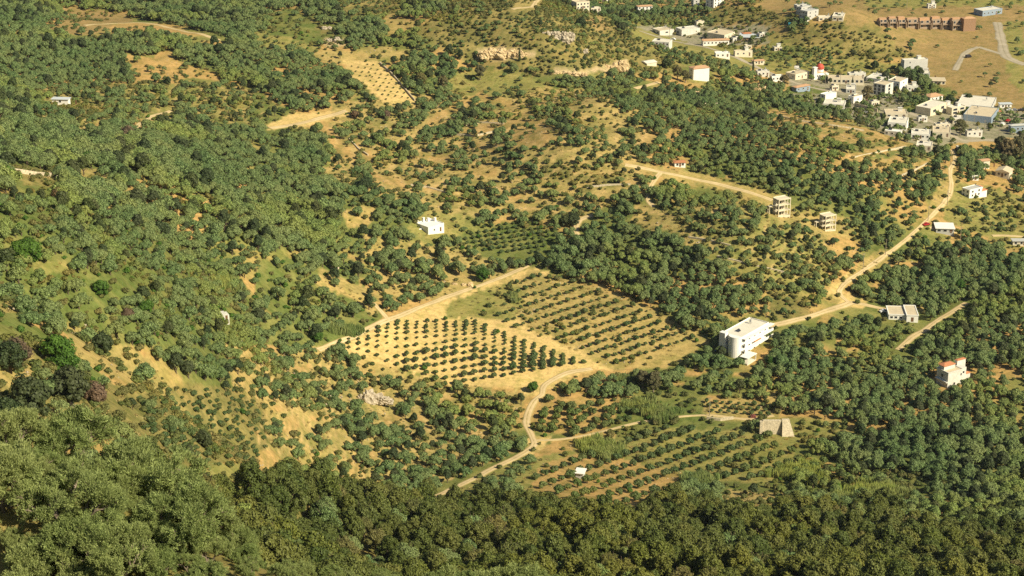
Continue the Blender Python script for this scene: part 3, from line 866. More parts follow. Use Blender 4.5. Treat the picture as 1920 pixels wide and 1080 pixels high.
def scatter(name, key, P, label, cat, squash=None):
    """one object: plants past counting, instanced on a point mesh"""
    n = len(P)
    if n == 0: return
    nv = len(TREES[key])
    me = bpy.data.meshes.new(name)
    me.vertices.add(n); me.vertices.foreach_set("co", P[:, :3].astype(np.float32).ravel())
    a = me.attributes.new("turn", 'FLOAT', 'POINT'); a.data.foreach_set("value", rng.uniform(0, 6.28, n).astype(np.float32))
    a = me.attributes.new("size", 'FLOAT_VECTOR', 'POINT')
    S = P[:, 3][:, None] * rng.uniform(.88, 1.14, (n, 3))
    a.data.foreach_set("vector", S.astype(np.float32).ravel())
    a = me.attributes.new("form", 'INT', 'POINT'); a.data.foreach_set("value", rng.integers(0, nv, n).astype(np.int32))
    o = link(name, me); tag(o, label, cat, None, 'stuff')
    g = bpy.data.node_groups.new(name, 'GeometryNodeTree')
    g.interface.new_socket(name="Geometry", in_out='INPUT', socket_type='NodeSocketGeometry')
    g.interface.new_socket(name="Geometry", in_out='OUTPUT', socket_type='NodeSocketGeometry')
    gi = g.nodes.new('NodeGroupInput'); go = g.nodes.new('NodeGroupOutput')
    iop = g.nodes.new('GeometryNodeInstanceOnPoints')
    g.links.new(gi.outputs[0], iop.inputs['Points'])
    jn = g.nodes.new('GeometryNodeJoinGeometry')
    for v in reversed(range(nv)):
        cm, tm = TREES[key][v]
        if (key, v) not in protos:
            obs = []
            for mm in (cm, tm):
                if mm is not None: obs.append(bpy.data.objects.new('form', mm))
            protos[(key, v)] = obs
        j2 = g.nodes.new('GeometryNodeJoinGeometry')
        for ob in protos[(key, v)]:
            oi = g.nodes.new('GeometryNodeObjectInfo'); oi.transform_space = 'ORIGINAL'; oi.inputs['Object'].default_value = ob
            g.links.new(oi.outputs['Geometry'], j2.inputs[0])
        ti = g.nodes.new('GeometryNodeGeometryToInstance'); g.links.new(j2.outputs[0], ti.inputs[0])
        g.links.new(ti.outputs[0], jn.inputs[0])
    g.links.new(jn.outputs[0], iop.inputs['Instance'])
    iop.inputs['Pick Instance'].default_value = True
    def attr(nm, ty):
        q = g.nodes.new('GeometryNodeInputNamedAttribute'); q.data_type = ty; q.inputs['Name'].default_value = nm; return q.outputs[0]
    g.links.new(attr('form', 'INT'), iop.inputs['Instance Index'])
    cx = g.nodes.new('ShaderNodeCombineXYZ'); g.links.new(attr('turn', 'FLOAT'), cx.inputs[2])
    er = g.nodes.new('FunctionNodeEulerToRotation'); g.links.new(cx.outputs[0], er.inputs[0]); g.links.new(er.outputs[0], iop.inputs['Rotation'])
    g.links.new(attr('size', 'FLOAT_VECTOR'), iop.inputs['Scale'])
    g.links.new(iop.outputs[0], go.inputs[0])
    md = o.modifiers.new('planting', 'NODES'); md.node_group = g
    return o

def near_far(P, hgt, limit, margin=30):
    px, py, d = project(P[:, 0], P[:, 1], P[:, 2] + hgt * .5)
    inside = (px > -margin) & (px < 1920 + margin) & (py > -margin) & (py < 1080 + margin)
    score = np.where(inside, P[:, 3] / d, 0)
    o = np.argsort(-score)
    a = o[:limit]; a = a[score[a] > 0]
    m = np.zeros(len(P), bool); m[a] = True
    return P[m], P[~m]

# --- landmarks used to word the labels
LM = [((690,755),'the pale grey rock outcrop'),((425,592),'the small ruined white hut'),((110,680),'the vivid green bushy trees'),((1395,655),'the white villa with the rounded tower'),
      ((1785,715),'the grey house with orange roof tiles'),((1460,815),'the sloping stone buttress wall'),((1090,890),'the small flat-roofed pump shed'),((806,430),'the white chimneyed farmhouse'),
      ((1690,590),'the low white house by the loop track'),((1550,420),'the lower unfinished concrete frame'),((1465,390),'the upper unfinished concrete frame'),((1000,830),'the dirt track junction'),
      ((725,598),'the track fork above the bright orchard'),((1768,434),'the flat-roofed roadside building'),((195,655),'the round brown bush on the tan slope'),((600,630),'the green verge below the track'),((905,510),'the vivid green fig tree'),
      ((350,800),'the dense plot of small trees'),((400,900),'the grassy clearing with stones'),((1600,900),'the pale reed bed'),((500,540),'the green glade'),((1240,760),'the grassy hollow with reeds'),((650,405),'the sandy patch among the trees'),((1740,602),'the right hand dirt lane'),((60,440),'the grassy bank on the left slope')]
def near_label(base, px, py):
    best = min(LM, key=lambda l: math.hypot(l[0][0] - px, (l[0][1] - py) * 1.6))
    dx, dy = px - best[0][0], py - best[0][1]
    d = math.hypot(dx, dy)
    if abs(dx) > 1.4 * abs(dy): side = 'left of' if dx < 0 else 'right of'
    else: side = 'above' if dy < 0 else 'below'
    return f"{base} {'just' if d < 60 else 'well' if d > 150 else 'a little way'} {side} {best[1]}".replace('just above', 'just above')

def individuals(key, name, P, hgt, cat, base, group):
    px, py, d = project(P[:, 0], P[:, 1], P[:, 2] + hgt * .5)
    labs = []
    for i in range(len(P)):
        sz = 'large' if P[i, 3] > 1.12 else ('small' if P[i, 3] < .85 else 'medium')
        labs.append(near_label(f"{sz} {base}", px[i], py[i]))
    for i in range(len(P)):
        lab = labs[i]
        make_tree(key, name, P[i, :3], float(P[i, 3]), float(rng.uniform(0, 6.28)), i, lab, cat, group)

ol_near, ol_far = near_far(olives, 4.5, 300)
individuals('olive', 'olive_tree', ol_near, 4.5, 'olive tree', 'olive tree', 'grown olive trees of the groves')
scatter('olive_grove', 'olive', ol_far, 'grey-green olive groves covering the valley floor and slopes', 'grove')
pi_near, pi_far = near_far(pines, 8, 300)
individuals('pine', 'pine_tree', pi_near, 8, 'pine tree', 'dark pine', 'pine trees along the near slope')
scatter('pine_wood', 'pine', pi_far, 'dark pine wood on the near slope along the bottom edge', 'wood')

# --- young orchards, planted in rows
def lattice(o, a, c, ni, nj, poly, jit=.8):
    out = []
    for i in range(ni[0], ni[1]):
        for j in range(nj[0], nj[1]):
            x = o[0] + a[0] * i + c[0] * j; y = o[1] + a[1] * i + c[1] * j
            if inpoly(poly, np.array([x]), np.array([y]))[0]:
                out.append((x + rng.uniform(-jit, jit), y + rng.uniform(-jit, jit) * .5, i, j))
    return out
orch = []   # (px, py, size, row label)
TXT = {'A': 'small round olive bush in the pale sandy orchard', 'B': 'young olive bush in the terraced golden orchard', 'D': 'round olive bush in the lower green orchard', 'E': 'young olive bush in the green plot by the farmhouse'}
def ordn(k):
    W = ['first', 'second', 'third', 'fourth', 'fifth', 'sixth', 'seventh', 'eighth', 'ninth', 'tenth', 'eleventh', 'twelfth', '13th', '14th', '15th', '16th', '17th', '18th', '19th', '20th', '21st', '22nd', '23rd', '24th', '25th', '26th', '27th', '28th', '29th', '30th']
    return W[min(k, 29)]
# orchard A
offs = [0, 5.5, 11, 18, 27, 39, 53, 66, 80, 94, 108, 120]
for i in range(-6, 24):
    x = 727 + 18.3 * i
    T = 605 if x < 905 else 618 + .37 * (x - 923)
    if x < 735: T = 650 - .37 * (x - 620)
    bot = min(716 - .19 * (x - 907), 690 + .33 * (x - 735), 655 + .6 * (x - 655))
    rr = 0
    for j, of in enumerate(offs):
        y = T + of * (1 if x < 905 else 1 - (x - 905) / 900) - .17 * (x - 830) * min(1, of / 60) * (x < 905) 
        if x >= 905: y = T + of * max(.35, (716 - .19 * (x - 907) - T) / 112)
        if y > bot + 1: break
        orch.append((x + rng.uniform(-1, 1) - of * .02, y + rng.uniform(-.6, .6), rng.uniform(.7, 1.25) * (1.1 if of > 40 else .72), 'A', ordn(i + 6), ordn(j)))
def addlat(key, o, a, c, ni, nj, poly, s0, s1):
    L = lattice(o, a, c, ni, nj, poly)
    if not L: return
    mi = min(l[2] for l in L); mj = min(l[3] for l in L)
    for x, y, i, j in L: orch.append((x, y, rng.uniform(s0, s1), key, ordn(j - mj), ordn(i - mi)))
addlat('B', (979,595), (14.2,-4.7), (16.5,10.8), (-20,40), (-20,30), [(945,535),(1000,508),(1062,525),(1130,550),(1230,595),(1310,632),(1280,645),(1240,672),(1160,690),(1120,672),(1085,655),(1000,632),(965,617),(925,600),(950,560)], .65, 1.2)
addlat('D', (1022,892), (17.4,-6.6), (12.9,17.2), (-20,60), (-20,30), [(990,885),(1100,845),(1180,812),(1235,800),(1430,818),(1505,850),(1610,880),(1600,900),(1500,905),(1330,898),(1250,905),(1190,960),(1100,940),(1010,930)], 1.1, 1.65)
addlat('E', (891,422), (13.6,-2), (3,8.2), (-20,30), (-20,30), [(905,425),(960,413),(1030,425),(1045,440),(1020,476),(955,478),(875,468),(865,445)], .7, 1.15)
CP_ = [(440,330),(400,460),(370,520),(350,600),(380,680),(330,670),(600,400),(560,470),(540,540),(510,600),(500,690),(470,670),(720,420),(700,490),(700,560),(700,640),(760,690),(750,740),(790,480),(830,570),(880,530),(810,590),(860,430),(930,400),(970,480),(1000,580),(960,670),(900,700),(1180,620),(1110,640),(1130,550),(1200,500),(1130,450),(1200,430),(1290,570),(1390,560),(1300,460),(1370,450),(1470,480),(1540,440),(1620,440),(1060,380),(1240,400)]
TXT['C'] = 'olive bush in the wedge plot above the track junction'
for k, (a, b) in enumerate(CP_): orch.append((960 + a / 6.4, 703 + b / 6.4, rng.uniform(1.2, 1.75), 'C', None, None))
TXT['S'] = 'tiny sapling in the fenced sandy plot high on the slope'
for x, y, i, j in lattice((660,126), (12,1.5), (7.5,8.5), (-20,20), (-5,12), [(652,120),(708,122),(735,145),(775,188),(722,188),(692,158),(664,134)]): orch.append((x, y, .5, 'S', None, None))
TXT['F'] = 'small olive bush in the dense plot on the orange left slope'
for x, y, i, j in lattice((270,760), (17,3), (5,11.5), (-20,20), (-10,16), [(262,748),(355,728),(440,735),(495,765),(495,872),(400,875),(310,850),(270,800)]): orch.append((x + rng.uniform(-7, 7), y + rng.uniform(-5, 5), rng.uniform(.5, .9), 'F', None, None))
TXT['G'] = 'low bush in the dry plot left of the stone wall'
for x, y, i, j in lattice((1325,755), (15,1), (5,9), (-3,10), (-2,6), [(1318,748),(1440,755),(1450,782),(1335,780)]): orch.append((x, y, rng.uniform(.6, 1.0), 'G', None, None))
XY = hit([o[0] for o in orch], [o[1] for o in orch])
OP = np.array([[w[0], w[1], w[2], o[2]] for w, o in zip(XY, orch)])
_, _, dd = project(OP[:, 0], OP[:, 1], OP[:, 2])
order = np.argsort(-OP[:, 3] / dd)
sel = set(order[:300].tolist())
rest = []
for i in range(len(OP)):
    if i in sel:
        k, rw, pos = orch[i][3:6]
        lab = TXT[k] if rw is None else f"{TXT[k]}, {pos} in the {rw} {'column' if k == 'A' else 'row'}"
        make_tree('young', 'olive_bush', OP[i, :3], float(OP[i, 3]), float(rng.uniform(0, 6.28)), i, lab, 'olive bush', 'orchard olive bushes: plot ' + {'A': 'of pale sand', 'B': 'of golden terraces', 'C': 'above the junction', 'D': 'lower green', 'E': 'by the farmhouse', 'F': 'left slope', 'G': 'by the stone wall', 'S': 'high sandy'}[k])
    else: rest.append(OP[i])
scatter('orchard_bushes', 'young', np.array(rest), 'smaller olive bushes standing in rows across the orchard fields', 'orchard')

# --- odd trees
sp_trees('bright', [(905,528,.85),(595,642,.7),(110,690,1.0),(125,705,.8),(55,500,1.15),(40,492,.9),(190,556,.7),(275,592,.7),(165,312,.8),(10,345,.9),(915,862,.5),(1000,735,.6),(1800,545,.7),(1445,690,.7)], 'leafy_tree', 'leafy tree', 'x', 'vivid green broadleaf trees',
   ['vivid green fig tree beside the upper end of the dirt track','vivid green bush at the lower end of the track by pink flowers','larger vivid green bush on the left dry slope','lower vivid green bush touching its larger twin on the left slope','dark green domed tree on the grassy left bank','smaller green domed tree beside its larger twin on the left bank','dark green bush by the narrow green glade','green bush among olives left of the ruined hut','green tree beside the dry stone ruin','green tree at the far left edge near the ruin','yellow-green bush near the track junction','yellow-green bush at the top of the gully track','vivid green tree right of the loop track','bright green tree below the white villa'])
sp_trees('dark', [(193,668,.8),(60,790,1.2),(130,760,1.1),(20,700,.9),(385,925,.6),(15,810,.9),(380,835,.5),(1165,60,.9),(1090,52,.9),(1250,128,.9),(1075,425,.9),(1060,425,.8),(1600,105,.6),(1700,150,.9),(1660,150,.8),(1780,195,.8),(1816,190,.7),(1640,130,.8),(1425,232,1.0),(1400,225,.9)], 'dark_tree', 'tree', 'x', 'dark round trees',
   ['lone round dark bush on the tan left slope','big dark tree at the left edge above the near olives','dark spreading tree on the dry slope beside a pale rock','dark bush at the left edge of the dry slope','tall dark bush beside the stony clearing','dark bush low on the left edge','small dark bush inside the dense orange plot','dark tree on the right flank of the rocky ridge','dark green tree high on the rocky ridge','dark tree beside the canvas-roofed shed','dark tree at the bend of the centre track','second dark tree at the bend of the centre track','dark bush at the foot of the brown mound','tree in front of the big blank-walled building','leftmost tree in the row before the blank-walled building','dark tree left of the long concrete block','lone round tree on the brown field edge','tree behind the red-domed church','big dark tree above the terraced hill','left neighbour of the big dark tree above the terraces'])
sp_trees('gum', [(1270,150,.8),(1285,155,.7),(1875,290,1.0),(1885,300,1.1),(1905,300,1.2),(1800,255,.9),(1470,165,.8),(1625,190,.9),(900,150,.8),(790,165,.8),(830,170,.8),(1225,735,.8),(1205,728,.7),(1915,290,1.1)], 'eucalyptus_tree', 'eucalyptus', 'x', 'tall pale eucalyptus trees',
   ['pale dry eucalyptus left of the orange-roofed white house','shorter eucalyptus close to the orange-roofed white house','tall eucalyptus beyond the beige shed','tall brownish eucalyptus behind the beige shed roofs','tallest dark eucalyptus at the right edge','olive-toned eucalyptus in front of the warehouse yard','eucalyptus left of the small orange-roofed house','grey-green eucalyptus beside the blue-fronted house','pale tree above the yellow-green hill field','pale grey tree right of the sandy sapling plot','second pale tree right of the sandy sapling plot','tall tree behind the grassy hollow','left neighbour of the tall tree behind the hollow','eucalyptus at the very right edge behind the beige shed'])
sp_trees('brown', [(240,268,1.25),(110,380,.8),(665,222,.7),(725,222,.7),(30,690,1.0),(180,760,.8),(240,600,.6)], 'dry_tree', 'dry tree', 'x', 'brown dry trees',
   ['wide bare brown tree below the pale lane at upper left','brown bush below the dry stone ruin','left pinkish-brown bush below the sandy ramp','right pinkish-brown bush below the sandy ramp','brown thorny bush on the left dry slope','brownish bush beside the pale rock on the dry slope','brown bush among the left olives'])
sp_trees('cypress', [(1243,160,1.0),(1412,135,.9),(974,115,.9),(1598,162,.7)], 'cypress_tree', 'cypress', 'x', 'dark cypress trees',
   ['dark cypress by the lane below the orange-roofed house','dark cypress near the upper village road','dark cypress against the pale cliff','dark cypress by the beige village row'])
for key, name, cat, lab, grp, w, s, i in SPECIAL:
    make_tree(key, name, w, s, i * 1.7, i, lab, cat, grp)

# --- near olives at the bottom left and bottom centre
NEAR = [(-15.4,73,0,.80,'nearest tall olive crown at lower left, sunlit top standing above the rest'),
        (-14.0,76,0,.5,'near olive crown right of the tallest one with bare grey twigs showing'),
        (-19.2,75,0,.62,'near olive crown left of the tallest one'),
        (-17.6,68,0,.62,'near olive in the middle of the bottom left thicket'),
        (-13.4,68,0,.58,'near olive at the bottom left, second row'),
        (-20.4,69,0,.6,'near olive in the far bottom left corner'),
        (-16.8,66.5,0,.5,'near olive low at the bottom left, in front of the corner gap'),
        (-21.5,74,0,.55,'near olive at the left edge beyond the corner tree'),
        (-17.4,61.5,0,.5,'lowest near olive at the bottom left edge'),
        (-15.2,65.5,0,.55,'low near olive at the bottom edge under the tallest crown'),
        (-18.4,64.5,0,.55,'low near olive at the bottom edge near the left corner'),
        (-12.6,70,0,.42,'near olive filling the right part of the bottom left thicket'),
        (-2.2,72,0,.62,'near olive crown rising at the bottom centre edge'),
        (.2,70.5,0,.5,'low near olive crown right at the bottom centre edge')]
for i, (x, y, ztop, s, lab) in enumerate(NEAR):
    make_tree('near', 'near_olive_tree', (x, y, float(HM(x, y))), s, i * 1.3, i, lab, 'olive tree', 'near olive trees below the viewpoint')
# --- scrub, reeds, dry tufts (ground cover)
def cover(sp, smin, smax, prob, seed, ymin=300, ymax=1500, hgt=0.8):
    G = hexgrid(sp, ymin, ymax, .31, .45); x, y = G[:, 0], G[:, 1]; z = HM(x, y)
    px, py, _ = project(x, y, z)
    keep = (px > -60) & (px < 1980) & (py > -60) & (py < 1140)
    x, y, z, px, py = x[keep], y[keep], z[keep], px[keep], py[keep]
    jx = (fbm(x, y, 14, 21, 3) - .5) * 16; jy = (fbm(x, y, 14, 31, 3) - .5) * 8
    p = prob(px + jx, py + jy, x, y)
    ok = rng.uniform(0, 1, len(x)) < p
    P = np.stack([x[ok], y[ok], z[ok], rng.uniform(smin, smax, ok.sum())], 1)
    return P[~occluded(P, .8)]
def open_ground(px, py): return zlook(dens, px, py) < .9
def roadfree(px, py): return zlook(shrub, px, py) > .12
sc1 = cover(3.2, .4, 1.5, lambda a, b, x, y: np.where(roadfree(a, b), zlook(shrub, a, b) ** 1.3 * .85 * np.clip(2.2 * fbm(x, y, 18, 5, 3) - .3, .05, 1.3), 0), 1)
scatter('scrub', 'scrub', sc1, 'low grey-green scrub dotted over the dry slopes', 'scrub')
gb = cover(7, .5, 1.4, lambda a, b, x, y: np.where(zlook(ground, a, b) == 4, .35, .04), 2, ymax=1200)
scatter('green_undergrowth', 'greenbush', gb, 'vivid green undergrowth on the grassy banks', 'undergrowth')
st = cover(3.0, .6, 1.2, lambda a, b, x, y: np.where(np.isin(zlook(ground, a, b), (2, 5, 6)) & roadfree(a, b), .5 * np.clip(2 * fbm(x, y, 12, 8, 3) - .4, 0, 1), 0), 3, ymax=1150)
scatter('dry_grass', 'straw', st, 'tufts of dry straw-coloured grass on open ground', 'grass')
sn = cover(4.5, .4, 1.2, lambda a, b, x, y: np.where(np.isin(zlook(ground, a, b), (2, 3, 9)) & roadfree(a, b), .35 * np.clip(2.4 * fbm(x, y, 22, 9, 3) - .8, 0, 1), 0), 5, ymax=1400)
scatter('stones', 'stone', sn, 'loose pale stones strewn over the bare slopes', 'stones')
RE = [((1205,765),30,14),((1240,780),30,12),((1135,848),38,16),((1110,835),20,8),((650,622),40,7),((420,532),26,14),((1640,925),60,12),((1500,890),50,16),((1600,940),60,10),((1860,815),20,8),((1310,905),30,14),((395,700),20,6),((1180,715),26,8),((960,560),8,8)]
rp = []
for (cx, cy), rx, ry in RE:
    n = int(rx * ry * .13)
    a = rng.uniform(0, 6.28, n); q = rng.uniform(0, 1, n) ** .7 * (1 + .35 * np.sin(a * 3 + cx))
    W = hit(cx + rx * q * np.cos(a), cy + ry * q * np.sin(a))
    rp.append(np.concatenate([W, rng.uniform(.7, 1.2, (n, 1))], 1))
scatter('reeds', 'reed', np.concatenate(rp), 'pale green reed beds in the damp hollows', 'reeds')

_y = hexgrid(1.5, 46, 106, .5, .45); _z = HM(_y[:, 0], _y[:, 1])
_k = rng.uniform(0, 1, len(_y)) < .95
scatter('near_undergrowth', 'near', np.stack([_y[_k, 0], _y[_k, 1], _z[_k], rng.uniform(.16, .34, _k.sum()) * np.where(_y[_k, 0] > -11, .55, 1)], 1), 'low wild olive scrub under the nearest trees', 'undergrowth')
# ================================================================ buildings and made things
WALLM = {
 'white': plain('white_render', (.80, .79, .75), .8, .05, .5), 'cream': plain('cream_render', (.66, .60, .47), .85, .08, .4),
 'grey': plain('grey_render', (.50, .50, .48), .85, .1, .4), 'conc': plain('bare_concrete', (.64, .58, .44), .9, .14, .5),
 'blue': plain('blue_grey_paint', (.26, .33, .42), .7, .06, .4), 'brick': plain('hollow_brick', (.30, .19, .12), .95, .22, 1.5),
 'pinkb': plain('pale_brick', (.34, .26, .19), .95, .2, 1.2), 'stone': plain('field_stone', (.54, .47, .34), .95, .35, 1.6, .6),
 'weath_dim': plain('weathered_dimmed_white', (.62, .61, .56), .85, .16, .6)}  # last one: worn white; on village houses it also paints in vignette darkening
ROOFM = {'tan': plain('roof_screed', (.56, .48, .34), .9, .12, .5), 'pale': plain('pale_roof', (.66, .63, .54), .85, .1, .4), 'white': WALLM['white'],
 'grey': plain('grey_roof', (.46, .47, .45), .8, .08, .4), 'tile': plain('terracotta_tiles', (.46, .20, .10), .85, .25, 3.0),
 'oldtile': plain('faded_tiles', (.50, .31, .18), .9, .22, 3.0), 'metal': plain('pale_metal_roof', (.55, .60, .64), .45, .06, .3)}
GLASS = mat_new('dark_glass', .25, .5)[0]; GLASS.node_tree.nodes["Principled BSDF"].inputs["Base Color"].default_value = (.03, .035, .045, 1)
FRAME = plain('painted_frame', (.70, .70, .66), .6, .04)
DOORM = plain('door_wood', (.16, .09, .05), .6, .2, 4)
METAL = plain('grey_metal', (.30, .31, .32), .5, .1, 3)

class MB:
    def __init__(s): s.v = []; s.f = []; s.m = []; s.n = 0
    def box(s, x0, x1, y0, y1, z0, z1, m=0):
        s.v += [(x0,y0,z0),(x1,y0,z0),(x1,y1,z0),(x0,y1,z0),(x0,y0,z1),(x1,y0,z1),(x1,y1,z1),(x0,y1,z1)]
        n = s.n
        s.f += [(n,n+3,n+2,n+1),(n+4,n+5,n+6,n+7),(n,n+1,n+5,n+4),(n+1,n+2,n+6,n+5),(n+2,n+3,n+7,n+6),(n+3,n,n+4,n+7)]
        s.m += [m] * 6; s.n += 8; return s
    def poly(s, V, F, m=0):
        s.v += [tuple(map(float, p)) for p in V]; s.f += [tuple(i + s.n for i in f) for f in F]; s.m += [m] * len(F); s.n += len(V); return s
    def cyl(s, x, y, z0, z1, r0, r1=None, seg=12, m=0):
        r1 = r0 if r1 is None else r1
        V = [(x + r0 * math.cos(2*math.pi*i/seg), y + r0 * math.sin(2*math.pi*i/seg), z0) for i in range(seg)] + [(x + r1 * math.cos(2*math.pi*i/seg), y + r1 * math.sin(2*math.pi*i/seg), z1) for i in range(seg)]
        F = [(i, (i+1) % seg, seg + (i+1) % seg, seg + i) for i in range(seg)] + [tuple(range(seg, 2*seg)), tuple(reversed(range(seg)))]
        return s.poly(V, F, m)
    def mesh(s, name, mats):
        me = bpy.data.meshes.new(name); me.from_pydata(s.v, [], s.f)
        for m in (mats if isinstance(mats, (list, tuple)) else [mats]): me.materials.append(m)
        me.polygons.foreach_set("material_index", s.m); me.update(); return me
    def build(s, name, mats, parent=None, loc=None, rz=0): return link(name, s.mesh(name, mats), parent, loc, rz)

_wm = {}
def window_mesh(w, h, side):
    k = (round(w, 1), round(h, 1), side)
    if k not in _wm:
        b = MB(); t = .09
        # frame ring and pane, on the face y = 0 looking to -y (front) or -x (side)
        for (a0, a1, z0, z1) in ((-w/2, w/2, -h/2, -h/2 + t), (-w/2, w/2, h/2 - t, h/2), (-w/2, -w/2 + t, -h/2 + t, h/2 - t), (w/2 - t, w/2, -h/2 + t, h/2 - t)):
            if side: b.box(-.07, 0, a0, a1, z0, z1)
            else: b.box(a0, a1, -.07, 0, z0, z1)
        if side: b.box(-.03, 0, -w/2 + t, w/2 - t, -h/2 + t, h/2 - t, 1)
        else: b.box(-w/2 + t, w/2 - t, -.03, 0, -h/2 + t, h/2 - t, 1)
        _wm[k] = b.mesh('window', [FRAME, GLASS])
    return _wm[k]
def add_windows(root, W, D, z0, hst, nst, nx, ny=0, ww=1.3, wh=1.3, skip=()):
    for s in range(nst):
        zc = z0 + hst * s + hst * .55
        for i in range(nx):
            if ('f', s, i) in skip: continue
            x = -W/2 + W * (i + .5) / nx
            link('window', window_mesh(min(ww, W / nx * .6), wh, False), root, (x, -D/2 - .002, zc))
        for i in range(ny):
            if ('l', s, i) in skip: continue
            y = -D/2 + D * (i + .5) / ny
            link('window', window_mesh(min(ww, D / ny * .6), wh, True), root, (-W/2 - .002, y, zc))
def add_door(root, W, D, x, w=1.0, h=2.1, z0=0):
    MB().box(-w/2, w/2, -.05, 0, z0, z0 + h).build('door', DOORM, root, (x, -D/2 - .003, 0))
def flat_roof(root, W, D, H_, mat, wall, par=.45, over=0.0, x0=0, y0=0):
    b = MB(); b.box(-W/2 + .22, W/2 - .22, -D/2 + .22, D/2 - .22, H_ + .01, H_ + .12, 0)
    a, c = W/2 + over, D/2 + over
    for q in ((-a, a, -c, -c + .22 + over), (-a, a, c - .22 - over, c), (-a, -a + .22 + over, -c + .22 + over, c - .22 - over), (a - .22 - over, a, -c + .22 + over, c - .22 - over)):
        b.box(q[0], q[1], q[2], q[3], H_ + .004, H_ + par, 1)
    return b.build('roof', [mat, wall], root, (x0, y0, 0))
def hip_roof(root, W, D, H_, mat, rise=1.8, over=.45, x0=0, y0=0, gable=False):
    a, c = W/2 + over, D/2 + over; r = 0 if gable else min(a, c)
    if a >= c: rd = [(-a + (0 if gable else c), 0), (a - (0 if gable else c), 0)]
    else: rd = [(0, -c + (0 if gable else a)), (0, c - (0 if gable else a))]
    V = [(-a,-c,H_+.01),(a,-c,H_+.01),(a,c,H_+.01),(-a,c,H_+.01),(-a,-c,H_+.16),(a,-c,H_+.16),(a,c,H_+.16),(-a,c,H_+.16),(rd[0][0],rd[0][1],H_+rise),(rd[1][0],rd[1][1],H_+rise)]
    F = [(3,2,1,0),(0,1,5,4),(1,2,6,5),(2,3,7,6),(3,0,4,7)]
    F += [(4,5,9,8),(5,6,9),(6,7,8,9),(7,4,8)] if a >= c else [(4,5,8),(5,6,9,8),(6,7,9),(7,4,8,9)]
    return MB().poly(V, F).build('roof', mat, root, (x0, y0, 0))

def roof_things(root, W, D, z, k):
    if k & 1: MB().cyl(0, 0, .9, 1.9, .45, seg=10).box(-.4, -.3, -.4, -.3, 0, .899).box(.3, .4, -.4, -.3, 0, .899).box(-.4, -.3, .3, .4, 0, .899).box(.3, .4, .3, .4, 0, .899).build('water_tank', METAL, root, (W * .26, D * .2, z))
    if k & 2: MB().poly([(-1, -.6, .15), (1, -.6, .15), (1, .5, 1.0), (-1, .5, 1.0), (-1, -.6, .08), (1, -.6, .08), (1, .5, .93), (-1, .5, .93)], [(0,1,2,3),(7,6,5,4),(0,4,5,1),(1,5,6,2),(2,6,7,3),(3,7,4,0)]).build('solar_panel', GLASS, root, (-W * .22, D * .12, z))
    if k == 0: MB().box(-1.3, 1.3, -1.1, 1.1, 0, 2.1).box(-1.5, 1.5, -1.3, 1.3, 2.11, 2.25).build('stair_hut', WALLM['weath_dim'], root, (W * .2, D * .18, z))

def spot(px, py): return hit1(px, py)
def dims(px, py, fw, sw, hp, yaw):
    w = spot(px, py); dist = math.sqrt(w[0]**2 + w[1]**2 + (CAM_Z - w[2])**2); s = FPX / dist
    az = math.atan2(w[0], w[1])           # bearing of the spot, x right
    th = R(yaw) + az
    dep = (CAM_Z - w[2]) / dist
    W = fw / s / max(.2, math.cos(th)); D = max(3.5, sw / s / max(.12, abs(math.sin(th)))) if sw else 7.0
    Hh = hp / s / math.sqrt(1 - dep * dep)
    return w, W, D, Hh
def site(name, label, cat, px, py, fw, sw, hp, yaw, group=None):
    """an Empty at the centre of the footprint whose front left corner stands at the picture point"""
    w, W, D, Hh = dims(px, py, fw, sw, hp, yaw)
    t = R(yaw); u = np.array((math.cos(t), math.sin(t))); v = np.array((-math.sin(t), math.cos(t)))
    c = w[:2] + u * W/2 + v * D/2
    root = empty(name, (c[0], c[1], w[2]), t); tag(root, label, cat, group)
    return root, W, D, Hh
def house(label, px, py, fw, sw, hp, yaw=25, wall='white', roof='flat', rm='pale', nx=3, ny=2, st=1, name='house', cat='house', door=True, group='buildings of the village', ww=1.3, wh=1.3, skip=(), par=.45):
    root, W, D, Hh = site(name, label, cat, px, py, fw, sw, hp, yaw, group)
    wm = WALLM[wall]
    hb = Hh - (par if roof == 'flat' else 0)
    hb = max(2.2, hb)
    MB().box(-W/2, W/2, -D/2, D/2, -3.0, hb).build('wall', wm, root)
    if roof == 'flat': flat_roof(root, W, D, hb, ROOFM[rm], wm, par)
    elif roof == 'slab': MB().box(-W/2 - .5, W/2 + .5, -D/2 - .5, D/2 + .5, hb + .01, hb + .3).build('roof', ROOFM[rm], root)
    else: hip_roof(root, W, D, hb, ROOFM[rm], rise=min(2.2, D * .18), gable=(roof == 'gable'))
    add_windows(root, W, D, 0, hb / st, st, nx, ny, ww, wh, skip)
    if door: add_door(root, W, D, W * .5 / max(1, nx) * (0 if nx % 2 == 0 else 1) - (W / nx / 2 if nx % 2 else 0) * 0 + (0 if nx % 2 == 0 else W / nx / 2 - W / nx / 2 + W / nx / 2))
    if roof == 'flat' and group and W > 5: roof_things(root, W, D, hb + .12, (int(px) * 7 + int(py)) % 4)
    return root, W, D, hb

